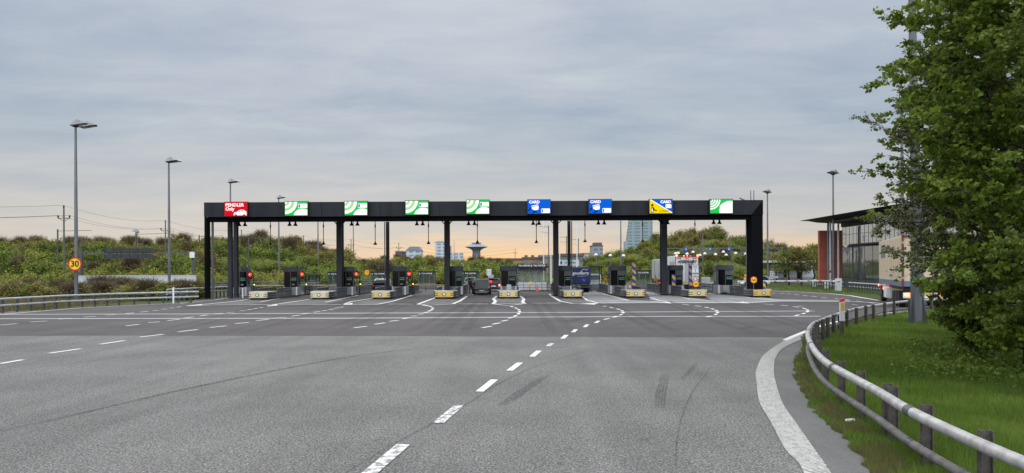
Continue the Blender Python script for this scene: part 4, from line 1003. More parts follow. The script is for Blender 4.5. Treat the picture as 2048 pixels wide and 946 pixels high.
# ================================================================== lamp posts
def lamp_post(h, heads, base=True, thin=1.0):
    t = empty('lamp_post')
    MB().tube([(0,0,0),(0,0,h*.5),(0,0,h)], [.165*thin,.135*thin,.085*thin], 14).build('pole', 'galv', t)
    if base: MB().lathe([(.34,0),(.34,.04),(.20,.06),(.19,.5),(.17,.52)], (0,0,0), 16).build('base', 'galvdark', t)
    for (dx, dy, a) in heads:
        hd = MB()
        c, s_ = math.cos(a), math.sin(a)
        def R_(x, y, z): return (dx+x*c-y*s_, dy+x*s_+y*c, h+z)
        # faceted hood: ridge on top, wide open mouth below
        V = [(-.46,-.34,-.16),(.66,-.40,.04),(.66,.40,.04),(-.46,.34,-.16),(-.20,-.12,.30),(.05,-.10,.42),(.05,.10,.42),(-.20,.12,.30),(.92,0,.10)]
        hd.add([R_(*v) for v in V], [(0,1,5,4),(1,8,5),(8,2,6),(5,8,6),(2,3,7,6),(3,0,4,7),(4,5,6,7)])
        hd.build('lamp_hood', 'galv', t, smooth=False)
        MB().add([R_(*v) for v in [(-.42,-.30,-.17),(.62,-.36,.02),(.62,.36,.02),(-.42,.30,-.17)]], [(0,1,2,3)]).build('lamp_glass', 'offwhite', t)
        MB().bar((0,0,h-.25), R_(-.1,0,-.05), .06).bar((0,0,h-.2), R_(.35,0,-.05), .05).box((0,0,h-.22),(.34,.34,.06)).build('bracket', 'black', t)
    return t
lpA = lamp_post(15.2, [(.10,0,.15),(.45,.9,.0)])
lpB = lamp_post(15.2, [(.12,0,.2),(.3,.7,.35)])
lamps = [(152.5,62.3,lpA,'tall twin headed lamp post carrying the 30 speed sign'),(338.5,83,lpB,'tall lamp post second from the left by the end of the guardrail'),(461.5,102.5,None,'lamp post rising behind the left end of the gantry'),(558,125,None,'lamp post behind the gantry between the red and first green signs'),
 (636.3,146,None,'lamp post seen under the gantry between the first and second green signs'),(707,182,None,'lamp post seen under the gantry beside the second green sign'),(1242,146,None,'lamp post seen under the gantry behind the striped post island'),
 (1535.5,120,None,'lamp post just right of the gantry end'),(1667,96.5,None,'lamp post standing in front of the red wall'),(1805,57,None,'slim lamp post behind the big roadside tree')]
for i, (px, Y, pr, lab) in enumerate(lamps):
    if pr is None:
        o = copy_tree(lpB)
        if px > 1500: o.rotation_euler.z = math.pi+.3
    else: o = pr
    o.location = (gx(px, Y), Y, 0); tag(o, lab, 'lamp post', 'tall galvanised lamp posts')
# heavy mast in the verge
P_ = g(1836, 650); ms_ = empty('steel_mast', (P_[0], P_[1], 0), 0, 'heavy galvanised steel mast with gusseted foot in the verge grass', 'mast'); ms_.rotation_euler.y = -.014
MB().tube([(0,0,0),(0,0,1.2),(0,0,9),(0,0,20)], [.28,.27,.175,.12], 12).build('pole', 'galvmast', ms_)
MB().box((0,0,.04),(1.1,1.1,.07)).build('base_plate', 'galvdark', ms_); MB().box((0,0,-.0),(1.5,1.5,.06)).build('foundation', 'conc', ms_)
for k in range(4):
    a = k*math.pi/2+.35; c, s_ = math.cos(a), math.sin(a); t_ = .02
    V = [(.22,.08),(.52,.08),(.52,.16),(.26,1.35),(.22,1.35)]; vs = [(u*c-w*s_, u*s_+w*c, z_) for w in (-t_,t_) for u, z_ in V]
    MB().add(vs, [(0,1,2,3,4),(9,8,7,6,5)]+[(j,(j+1)%5,(j+1)%5+5,j+5) for j in range(5)]).build('gusset', 'galvdark', ms_, smooth=False)
b = MB()
for k in range(22): b.bar((-.27,-.02,2.2+.33*k),(-.36,-.02,2.2+.33*k),.02)
b.build('climbing_pegs', 'galvdark', ms_)

# overhead lines
def wire(pts, lab, r=.018):
    o_ = MB()
    for a, b_ in zip(pts[:-1], pts[1:]):
        a, b_ = Vector(a), Vector(b_); L_ = (b_-a).length
        o_.tube([a.lerp(b_, k/10)-Vector((0,0,4*(k/10)*(1-k/10)*L_*.028)) for k in range(11)], r, 4, False)
    q = o_.build('overhead_wire', 'black'); return tag(q, lab, 'wire', 'wires between the wooden poles')
WP = [(-92,78),(-64,103.6),(-64.5,135),(-62.3,167),(-56,195),(-48.8,220),(-39,250),(1.5,328)]
def upole(top):
    t = empty('utility_pole'); MB().tube([(0,0,-1),(0,0,top)], [.15,.10], 8).build('pole', 'wood', t)
    MB().bar((-.85,0,top-1.45),(.85,0,top-1.45),.08).bar((-.8,0,top-1.4),(0,0,top-1.9),.05).bar((.8,0,top-1.4),(0,0,top-1.9),.05).build('crossarm', 'galvdark', t)
    for x, z in ((-.82,top-1.4),(.82,top-1.4),(0,top)): MB().lathe([(.05,0),(.13,.1),(.07,.18),(.15,.25),(.06,.42),(.03,.45)], (x,0,z), 10).build('insulator', 'black', t)
    return t
up = upole(11.6)
for i, (x, y) in enumerate(WP):
    o = up if i == 0 else copy_tree(up); o.location = (x, y, 0)
    tag(o, 'wooden power pole with three insulators, '+['outside the left edge','leftmost, beyond the 30 sign','near the second lamp post','seen under the gantry left of the first booth','seen through the second gantry bay','seen under the third green sign','seen beyond the third island','farthest, right of the water tower'][i], 'utility pole', 'wooden power poles across the scrub')
for k, (dx, dz, nm) in enumerate(((-.82,10.6,'left lower'),(.82,10.6,'right lower'),(0,12.05,'top'))):
    wire([(x+dx, y, dz) for x, y in WP], nm+' black wire strung between the wooden power poles')
# railway catenary masts
def cmast(h, arml, s_=1):
    t = empty('catenary_mast'); MB().box((0,0,h/2-.5),(.17,.17,h+1)).build('mast', 'galvdark', t); MB().bar((0,0,h-.3),(s_*arml,0,h-.2),.07).bar((0,0,h-1.5),(s_*arml*.8,0,h-1.2),.05).build('bracket_arm', 'galvdark', t); return t
cms = [(115.3,458.5,118,5.5,1,'left of the leftmost power pole'),(272,465,125,5.5,1,'beside the short lamp in the scrub'),(398.5,470,150,4,1,'just left of the gantry leg'),(163,475,112,.8,1,'behind the leftmost lamp post'),(497,474,130,4,1,'seen under the left end of the gantry'),(1097,451,140,1.8,-1,'tall, right of the cone lane seen under the gantry'),(1133,472,160,1.8,-1,'left of the thin gantry column'),(1157,477,165,1.4,-1,'above the blue trailer')]
for px, py, Y, al, s_, lab in cms:
    p = at(px, py, Y); o = cmast(p.z, al, s_); o.location = (p.x, Y, 0); tag(o, 'steel railway mast with side arm '+lab, 'mast', 'railway catenary masts')
for px, py, Y, lab in ((1087,445,120,'left of the railway mast'),(1101.5,440,112,'nearest the middle gantry column'),(1119,440,118,'right of the middle gantry column'),(1153.5,446,118,'behind the blue trailer')):
    p = at(px, py, Y); f = empty('flagpole', (p.x, Y, 0), 0, 'slim white flagpole '+lab, 'flagpole', 'white flagpoles seen under the gantry'); MB().cyl((0,0,0),(0,0,p.z),.10,.05,n=10).build('pole', 'white', f); MB().lathe([(.07,0),(.10,.08),(.03,.16)], (0,0,p.z), 10).build('knob', 'white', f)
o = lamp_post(9.5, [(-.2,0,math.pi)], thin=.55); o.location = (gx(275.5,126), 126, 0); tag(o, 'short pale lamp post in the scrub between the two leftmost tall lamp posts', 'lamp post')
for px, py, Y, lab in ((1405.5,468,112,'left of the rightmost booth'),(1462,484,74.5,'rising over the rightmost booth')):
    p = at(px, py, Y); f = empty('slim_pole', (p.x, Y, 0), 0, 'slim grey pole with small top arm '+lab, 'pole'); MB().cyl((0,0,0),(0,0,p.z),.09*Y/112,.06*Y/112,n=10).build('pole', 'galv', f); MB().bar((-.3,0,p.z),(.3,0,p.z),.06).build('top_arm', 'galv', f)
# sign gantry over the far road on the left
og = empty('overhead_sign_gantry', (gx(275,99), 99, 0), 0, 'dark overhead sign gantry seen from behind across the scrub', 'gantry')
x0, x1 = gx(163,99)-gx(275,99), gx(388,99)-gx(275,99)
MB().bar((x0,0,5.15),(x1,0,5.15),.2).build('beam', 'galvdark', og)
for x in (x0,x1): MB().box((x,0,2.6),(.35,.3,5.4)).build('leg', 'galvdark', og)
MB().box((x1-.1,-.3,4.75),(.6,.3,.8)).build('control_cabinet', 'white', og)
xa, xb = gx(211,99)-gx(275,99), gx(309,99)-gx(275,99)
for za, zb in ((5.12,5.70),(4.3,4.92)): MB().box(((xa+xb)/2,-.2,(za+zb)/2),(xb-xa,.08,zb-za)).build('sign_back', 'colgrey', og)
for k in range(7): MB().box((xa+(xb-xa)*k/6,-.28,5.0),(.05,.07,1.5)).build('sign_stiffener', 'galvdark', og)
# lit camera truss on the right
Yt = 128; tx = lambda px: gx(px, Yt)
tg = empty('camera_truss', (tx(1420), Yt, 0), 0, 'grey lattice truss with white domes and blue lane numbers 3 4 5', 'gantry')
b = MB(); xa, xb = tx(1334)-tx(1420), tx(1600)-tx(1420)
for z_ in (5.35,6.2):
    for dy in (0,.9): b.bar((xa,dy,z_),(xb,dy,z_),.10)
n_ = 22
for k in range(n_):
    u, v = xa+(xb-xa)*k/n_, xa+(xb-xa)*(k+1)/n_; b.bar((u,0,5.35),(v,0,6.2) if k % 2 else (v,0,5.35),.05); b.bar((u,0,6.2) if k % 2 == 0 else (u,0,5.35),(v,0,5.35) if k % 2 == 0 else (v,0,6.2),.05)
b.build('lattice', 'galv', tg)
for x in (xa,xb): MB().box((x,.4,3.0),(.3,.3,6.2)).build('leg', 'galv', tg)
for px, n1 in ((1371.5,'3'),(1419.5,'4'),(1457.5,'5')):
    x = tx(px)-tx(1420); q = MB().box((x,-.15,6.05),(.62,.05,.66)).build('lane_number_board', 'blue', tg); text(n1, .5, (x,-.19,6.03), 'white', q, bold=.01)
dome = [(.02,.30),(.16,.26),(.26,.12),(.30,-.02),(.30,-.06),(.1,-.1)]
for px, py in ((1350,507.5),(1355.5,507),(1373,508.5),(1385,505),(1399,511),(1408.5,508),(1430,509.5),(1445.5,504.5),(1451,510.5),(1470,507),(1490,508.5)):
    p = at(px, py, Yt); d = MB().lathe(dome, (p.x-tx(1420),-.35,p.z), 14).build('dome_lamp', 'white', tg)
for px, py, lab in ((1192,510,'leftmost'),(1220.5,511.5,'middle'),(1247,511.8,'rightmost')):
    p = at(px, py, 118); f = empty('dome_lamp_post', (p.x,118,0), 0, lab+' of three white dome lamps before the trees right of the blue trailer', 'lamp post', 'white dome lamps'); MB().cyl((0,0,0),(0,0,p.z),.06,n=8).build('post', 'galv', f); MB().lathe(dome, (0,0,p.z), 14).build('dome', 'white', f)
# cabinets beside white lorry
cb = MB().box((0,0,.75),(1.0,.6,1.5)).box((.75,0,.45),(.6,.6,.9)).build('utility_cabinet', 'galvlight', None, bevel=.03); cb.location = (gx(1411,88),88,0); tag(cb, 'pale grey utility cabinet just right of the stacked white sign', 'cabinet')
cb = MB().box((0,0,.6),(.44,.34,.78)).build('card_cabinet', 'offwhite', None, bevel=.02); cb.location = (NX[4]+.02,68.2,.14); tag(cb, 'pale square cabinet on the middle island in front of the booth', 'cabinet')
# white wall and panels left
ww = empty('white_wall', (-49.2,95,0), 0, 'long low whitewashed wall behind the brown scrub on the left', 'wall'); MB().box((0,0,.9),(15.6,.3,2.1)).build('wall_panel', 'wallwhite', ww); MB().box((0,0,1.98),(15.7,.4,.08)).build('coping', 'offwhite', ww)
# ================================================================== vehicles
def wheel(parent, x, y, r, w, rim='rim'):
    t = MB().lathe([(r*.62,-w/2),(r*.93,-w/2),(r,-w/2+.03),(r,w/2-.03),(r*.93,w/2),(r*.62,w/2)], (0,0,0), 26).build('tyre', 'rubber', parent)
    t.rotation_euler = (0,math.pi/2,0); t.location = (x,y,r)
    MB().lathe([(r*.60,-w*.35),(r*.64,-w*.48),(r*.2,-w*.40),(.03,-w*.44)], (0,0,0), 18).lathe([(.03,w*.40),(r*.2,w*.40),(r*.64,w*.49),(r*.60,w*.35)], (0,0,0), 18).build('rim', rim, t)
    return t
def car(name, label, paint, Lc, Wc, Hc, style='suv', lit='taildim', group=None):
    # rear end at y=0, bonnet towards +y
    t = empty(name, (0,0,0), 0, label, 'car', group)
    hw = Wc/2; zb = .24; belt = Hc*.60
    st = [(0.0,.42,.62,.90),(.06,.34,belt*.98,.97),(.35,.26,belt,1.0),(1.0,.24,belt,1.0),(2.2,.24,belt*.99,1.0),(Lc*.64,.24,belt*.97,1.0),(Lc*.80,.25,belt*.90,.98),(Lc*.95,.28,belt*.78,.90),(Lc,.36,belt*.62,.78)]
    b = MB(); n = 10; vs = []
    for y, z0, z1, k in st:
        w = hw*k
        sec = [(-w*.90,z0),(-w*.99,z0+(z1-z0)*.25),(-w,z0+(z1-z0)*.62),(-w*.95,z1-.02),(-w*.80,z1+.015),(w*.80,z1+.015),(w*.95,z1-.02),(w,z0+(z1-z0)*.62),(w*.99,z0+(z1-z0)*.25),(w*.90,z0)]
        vs += [(x, y, z) for x, z in sec]
    m = len(st); fs = [(i*n+k, i*n+(k+1)%n, (i+1)*n+(k+1)%n, (i+1)*n+k) for i in range(m-1) for k in range(n)]+[tuple(range(n)), tuple((m-1)*n+k for k in range(n-1,-1,-1))]
    b.add(vs, fs); b.build('body', paint, t, bevel=.02)
    # greenhouse
    rl = [(.16,belt-.02,.93,belt-.02),(.42,Hc*.90,.80,belt),(.62,Hc*.985,.74,belt),(1.4,Hc,.74,belt),(2.3,Hc*.985,.74,belt),(Lc*.66,belt*1.0,.90,belt-.03)]
    gh = MB(); vs = []
    for y, zt, k, zbse in rl: vs += [(-hw*.93,y,zbse-.05),(-hw*k,y,zt),(hw*k,y,zt),(hw*.93,y,zbse-.05)]
    fs = [(i*4+k, i*4+(k+1)%4, (i+1)*4+(k+1)%4, (i+1)*4+k) for i in range(len(rl)-1) for k in range(4)]+[(0,1,2,3),(23,22,21,20)]
    gh.add(vs, fs).build('cabin_glass', 'blackglass', t, bevel=.015)
    rf = MB(); vs = []
    for y, zt, k, _ in rl[1:5]: vs += [(-hw*k*1.005,y,zt-.03),(-hw*k*.96,y,zt+.02),(hw*k*.96,y,zt+.02),(hw*k*1.005,y,zt-.03)]
    rf.add(vs, [(i*4+k, i*4+(k+1)%4, (i+1)*4+(k+1)%4, (i+1)*4+k) for i in range(3) for k in range(4)]+[(0,1,2,3),(15,14,13,12)]).build('roof', paint if style != 'silverroof' else 'carwhite', t)
    for s_ in (-1,1):
        MB().tube([(s_*hw*.93,.17,belt),(s_*hw*.80,.42,Hc*.90),(s_*hw*.745,.64,Hc*.985)], .035, 8).build('rear_pillar', paint, t)
        MB().box((s_*(hw+.09),Lc*.60,belt+.07),(.18,.12,.13)).build('door_mirror', paint, t, bevel=.02)
        MB().box((s_*hw*.80,-.0,belt*.84),(hw*.30,.12,.17)).build('tail_lamp', lit, t, bevel=.02)
        MB().tube([(s_*hw*.66,.7,Hc+.02),(s_*hw*.66,.85,Hc+.06),(s_*hw*.66,1.9,Hc+.05),(s_*hw*.66,2.05,Hc)], .02, 6).build('roof_rail', 'galvlight', t)
        for y in (.82, Lc-.85): wheel(t, s_*(hw-.11), y, .34, .22)
    MB().box((0,-.03,.42),(Wc*.92,.16,.26)).build('rear_bumper', 'black', t, bevel=.04); MB().box((0,-.045,belt*.72),(.52,.02,.12)).build('number_plate', 'white', t)
    MB().box((0,.5,Hc*.985),(Wc*.62,.26,.035)).build('spoiler', paint, t, bevel=.01)
    return t
c1_ = car('parked_car', 'black estate car with pale roof in the lane right of the second island', 'carblack', 4.7, 1.86, 1.60, 'silverroof'); c1_.location = (gx(760.5,76.3),76.3,0)
c2_ = car('towing_car', 'dark car pulling the grey box trailer through the middle lane', 'carred', 4.6, 1.84, 1.50); c2_.location = (gx(961.5,75.3)-.04,75.4,0)
c3_ = car('dark_red_car', 'dark plum car with glowing brake lights ahead of the car with trailer', 'cardark', 4.5, 1.82, 1.50, lit='tailhot'); c3_.location = (gx(987,84),84,0)
MB().lathe([(.02,0),(.14,.03),(.12,.08)], (0,0,0), 14).build('brake_lamp', 'tail', c3_); q = LAST(); q.rotation_euler = (math.pi/2,0,0); q.location = (-.32,-.02,1.18)
rb_ = MB().prism([(-.34,0),(.34,0),(.30,.32),(.18,.40),(-.18,.40),(-.30,.32)], .3, 2.1, 'y').build('roof_box', 'roofbox', None, bevel=.05); rb_.location = (gx(981.5,84),84,1.54); tag(rb_, 'pale blue roof box on top of the dark plum car', 'roof box')
c4_ = car('white_car', 'white car side on, half hidden behind the right gantry leg', 'carwhite', 4.3, 1.8, 1.48); c4_.rotation_euler.z = math.pi/2; c4_.location = (gx(1537,104),104,0)
c5_ = car('silver_hatchback', 'silver car stopped beyond the customs kiosk beside the standing person', 'carwhite', 4.2, 1.75, 1.45); c5_.location = (gx(940,104),104,0)
# little box trailer
bt = empty('box_trailer', (gx(963.3,72.6),72.6,0), 0, 'small box trailer with grey tarpaulin cover towed by the dark car', 'trailer')
MB().prism([(-.66,.62),(.66,.62),(.66,1.54),(.62,1.60),(-.62,1.60),(-.66,1.54)], .05, 2.3, 'y').build('tarpaulin', 'greytarp', bt, bevel=.02)
MB().box((0,1.15,.50),(1.34,2.3,.28)).build('tub', 'galvdark', bt, bevel=.01); MB().box((0,0,.34),(1.5,.08,.14)).build('light_board', 'galv', bt, bevel=.01)
b = MB()
for k in range(5): b.bar((-.6+.3*k,.035,.66),(-.45+.3*k,.035,.74),.012).bar((-.45+.3*k,.035,.74),(-.3+.3*k,.035,.66),.012)
b.build('lacing', 'black', bt); MB().box((0,-.05,.45),(.50,.02,.11)).build('number_plate', 'white', bt)
for s_ in (-1,1):
    MB().box((s_*.62,-.05,.45),(.2,.03,.09)).build('tail_lamp', 'taildim', bt); wheel(bt, s_*.80, 1.2, .30, .18); MB().box((s_*.80,1.2,.64),(.24,.75,.05)).build('mudguard', 'black', bt, bevel=.01)
MB().bar((0,2.3,.45),(0,3.1,.45),.08).build('drawbar', 'galvdark', bt)
# lorries
def lorry(name, label, body, Lb_, z0, z1, w=2.52, tanks=False):
    t = empty(name, (0,0,0), 0, label, 'lorry')
    if tanks:
        hw = w/2; P = [(-hw,z0+.2),(-hw,z1-.35),(-hw*.92,z1-.12),(-hw*.6,z1),(hw*.6,z1),(hw*.92,z1-.12),(hw,z1-.35),(hw,z0+.2),(hw*.8,z0),(-hw*.8,z0)]
        MB().prism(P, 0, Lb_, 'y').build('body', body, t, bevel=.04)
    else: MB().box((0,Lb_/2,(z0+z1)/2),(w,Lb_,z1-z0)).build('body', body, t, bevel=.03)
    MB().box((0,Lb_/2,z0-.14),(.9,Lb_-.2,.24)).build('chassis', 'black', t)
    MB().box((0,.10,.62),(w-.1,.10,.16)).build('rear_bumper', 'galvdark', t, bevel=.01)
    for s_ in (-1,1):
        for y in (1.6,2.9,4.2): wheel(t, s_*(w/2-.22), y, .50, .36)
        MB().box((s_*(w/2-.22),.95,.85),(.42,.03,.55)).build('mudflap', 'black', t)
        MB().box((s_*w/2,Lb_*.55,.75),(.05,Lb_*.35,.6)).build('side_guard', 'galvdark', t)
    # tractor ahead
    MB().box((0,Lb_+1.6,2.1),(2.45,2.2,2.9)).build('cab', body if body != 'navy' else 'truckwhite', t, bevel=.12)
    for s_ in (-1,1): wheel(t, s_*1.05, Lb_+2.0, .50, .32)
    return t
# white lorry
wt = lorry('white_lorry', 'tall white box lorry with red marker lights on its roof edge and black lettering', 'truckwhite', 5.6, 1.15, 3.93); wt.location = (gx(1374,77.5),77.5,0)
MB().box((0,-.03,3.88),(2.50,.06,.09)).box((-1.23,-.03,2.5),(.05,.06,2.7)).box((1.23,-.03,2.5),(.05,.06,2.7)).build('door_frame', 'darkredframe', wt)
b = MB()
for x in (-.66,-.18,.0,.18,.66): b.box((x,-.015,2.5),(.025 if x else .05,.035,2.62))
b.build('locking_bars', 'galvdark', wt)
for x in (-1.13,1.13):
    MB().lathe([(.01,0),(.12,.02),(.13,.09),(.01,.1)], (0,0,0), 14).build('marker_lamp', 'tailhot', wt); q = LAST(); q.rotation_euler = (math.pi/2,0,0); q.location = (x,-.04,3.96)
for x in (-.36,0,.36):
    MB().lathe([(.01,0),(.06,.02),(.065,.05),(.01,.06)], (0,0,0), 12).build('marker_lamp', 'tailhot' if x < .3 else 'tail', wt); q = LAST(); q.rotation_euler = (math.pi/2,0,0); q.location = (x,-.06,3.93)
text('AVERDOORT', .40, (0,-.045,3.30), 'black', wt, bold=.012, sx=.84, shear=.25)
for x in (-.85,.85): MB().box((x,-.02,3.68),(.38,.02,.05)).build('small_lettering', 'black', wt)
MB().box((0,-.02,1.0),(2.4,.1,.24)).build('underrun_board', 'palelow', wt); MB().box((0,.0,.78),(2.3,.08,.14)).build('light_bar', 'black', wt)
b = MB()
for k in range(2): b.box((-1.262,.9+1.3*k,2.9),(.012,.9,.9))
b.build('side_windows', 'silver', wt)
# silver lorry
st_ = lorry('silver_lorry', 'silver sided lorry leaving the plaza, partly hidden by the right gantry column', 'silver', 8.0, 1.1, 3.9, tanks=True); st_.location = (gx(1322.5,99),99,0); st_.rotation_euler.z = -.20
b = MB()
for k in range(9): b.box((-1.262,.5+.85*k,2.4),(.02,.06,2.4))
for k in range(4): b.box((-.9+.6*k,-.012,2.4),(.04,.02,2.4))
b.build('side_ribs', 'galvdark', st_)
tl = signal_r = empty('traffic_signal', (gx(1321.3,74),74,0), 0, 'low red round signal beside the right gantry column below the bump sign', 'traffic light')
MB().box((0,0,.55),(.08,.08,1.1)).build('post', 'black', tl); MB().box((0,0,1.12),(.42,.2,.46)).build('housing', 'black', tl, bevel=.03)
MB().lathe([(.01,0),(.14,.02),(.16,.06),(.01,.07)], (0,0,0), 16).build('red_lens', 'redlamp', tl); q = LAST(); q.rotation_euler = (math.pi/2,0,0); q.location = (0,-.10,1.12)
# blue tarpaulin trailer
bl = lorry('blue_trailer', 'navy blue tarpaulin trailer with white goodferry lettering', 'navy', 6.2, 1.02, 2.78, w=2.5); bl.location = (gx(1158.3,78.8),78.8,0)
for ch in list(bl.children):
    if ch.name.startswith('cab'): bpy.data.objects.remove(ch)
text('goodferry', .50, (.16,-.02,2.12), 'white', bl, bold=.006, sx=.90, shear=.12)
text('for the hjulferries', .12, (.25,-.02,1.80), 'white', bl, sx=1.1)
MB().tube([(.25,-.02,2.38),(.38,-.02,2.52),(.55,-.02,2.55),(.78,-.02,2.44),(.90,-.02,2.47),(.93,-.02,2.62)], .022, 6).build('logo_wave', 'white', bl)
q = MB(); q.plate([(.30,1.46),(.44,1.56),(.66,1.38),(.62,1.26),(.50,1.24)], -.012, .004); q.build('flag_mark', 'tarpblue', bl, smooth=False)
MB().box((0,-.02,.9),(2.4,.06,.16)).build('light_bar', 'galvdark', bl); MB().box((-.95,-.06,.92),(.25,.03,.10)).build('tail_lamp', 'amber', bl); MB().box((.95,-.06,.92),(.25,.03,.10)).build('tail_lamp', 'taildim', bl)
# cream lorry on the right
A_ = Vector((gx(1803.5,45.3), 45.3, 0)); ang = -math.atan2(4.2, 11.1)
cr = empty('cream_lorry', (A_.x+1.26*math.cos(ang), A_.y+1.26*math.sin(ang), 0), ang, 'cream box lorry with a blue stripe turning right behind the roadside tree', 'lorry')
w2, z0, z1, Lt = 1.26, 1.36, 4.55, 11.9
MB().box((0,Lt/2,(z0+z1)/2),(2*w2,Lt,z1-z0)).build('body', 'creamtruck', cr, bevel=.03)
M['bluestripe'] = pm('blue_stripe', (.12,.16,.24), .5); MB().box((-w2-.004,Lt/2,z0+.17),(.012,Lt-.06,.36)).build('blue_stripe', 'bluestripe', cr)
MB().box((0,-.03,z0+.17),(2*w2-.1,.02,.34)).build('rear_blue_stripe', M['bluestripe'], cr)
MB().box((-w2+.05,-.04,(z0+z1)/2),(.12,.09,z1-z0)).box((w2-.05,-.04,(z0+z1)/2),(.12,.09,z1-z0)).box((0,-.04,z1-.05),(2*w2,.09,.12)).build('door_frame', 'rustframe', cr)
for z in (1.9,2.5,3.3,4.1): MB().box((-w2+.05,-.10,z),(.10,.03,.16)).build('hinge', 'galvlight', cr)
MB().box((-w2-.008,Lt*.78,3.75),(.012,2.4,.95)).build('blue_panel', 'bluestripe', cr)
MB().box((-w2-.008,Lt*.42,2.02),(.012,1.5,.14)).box((-w2-.008,Lt*.62,2.3),(.012,.8,.05)).build('side_lettering', M['bluestripe'], cr)
b = MB()
for k in range(11): b.box((-w2-.004,.6+1.05*k,(z0+z1)/2+.2),(.007,.012,z1-z0-.7))
b.build('panel_seams', 'creamseam', cr)
MB().box((0,Lt/2,z0-.18),(1.1,Lt,.30)).build('chassis', 'black', cr); MB().box((0,.0,.80),(2.4,.12,.34)).build('rear_bumper', 'white', cr, bevel=.02)
MB().box((.1,-.07,.92),(.52,.02,.13)).build('number_plate', 'plateyel', cr); MB().box((0,.5,z0-.12),(2.3,.5,.4)).build('tail_lift', 'black', cr)
for x, mt in ((-.98,'amber'),(-.72,'tail'),(.98,'amber'),(.78,'amber')):
    MB().box((x,-.08,.86),(.20,.04,.16)).build('tail_lamp', mt, cr, bevel=.01)
for y in (Lt*.55,Lt*.93): MB().box((-w2-.02,y,z0-.16),(.04,.13,.10)).build('side_marker', 'tail', cr)
MB().lathe([(.01,0),(.07,.02),(.01,.05)], (0,0,0), 10).build('side_marker', 'tailhot', cr); q = LAST(); q.rotation_euler = (0,-math.pi/2,0); q.location = (-w2-.03,Lt*.72,1.02); q.scale = (1.6,1.6,1.6)
MB().lathe([(.01,0),(.07,.02),(.01,.05)], (0,0,0), 10).build('side_marker', 'tailhot', cr); q = LAST(); q.rotation_euler = (0,-math.pi/2,0); q.location = (-w2-.03,Lt*.97,1.22); q.scale = (1.6,1.6,1.6)
for s_ in (-1,1):
    for y in (1.8,3.1,4.4): wheel(cr, s_*(w2-.22), y, .50, .36)
    wheel(cr, s_*(w2-.20), Lt-1.1, .50, .36); wheel(cr, .5+s_*(w2-.2), Lt+2.6, .50, .32)
    MB().box((s_*(w2-.2),.9,.8),(.5,.03,.6)).build('mudflap', 'black', cr)
MB().box((-w2+.02,Lt*.58,.80),(.35,1.5,.75)).build('side_locker', 'white', cr, bevel=.02); MB().box((.5,Lt+1.9,2.0),(2.4,2.2,2.7)).build('cab', 'creamtruck', cr, bevel=.12)
# small van beyond the shelter, far right car
vn = empty('white_van', (gx(1189,92),92,0), 0, 'white van front beyond the dark glass shelter', 'van'); MB().prism([(-.9,.3),(.9,.3),(.9,1.1),(.78,1.95),(-.78,1.95),(-.9,1.1)], 0, 4.5, 'y').build('body', 'carwhite', vn, bevel=.06); MB().box((0,-.02,1.5),(1.3,.05,.55)).build('windscreen', 'blackglass', vn); MB().box((0,-.04,.55),(1.5,.08,.2)).build('bumper', 'black', vn)
for s_ in (-1,1): wheel(vn, s_*.78, .8, .33, .22); wheel(vn, s_*.78, 3.6, .33, .22); MB().box((s_*.68,-.03,.85),(.26,.05,.16)).build('headlight', 'white', vn)

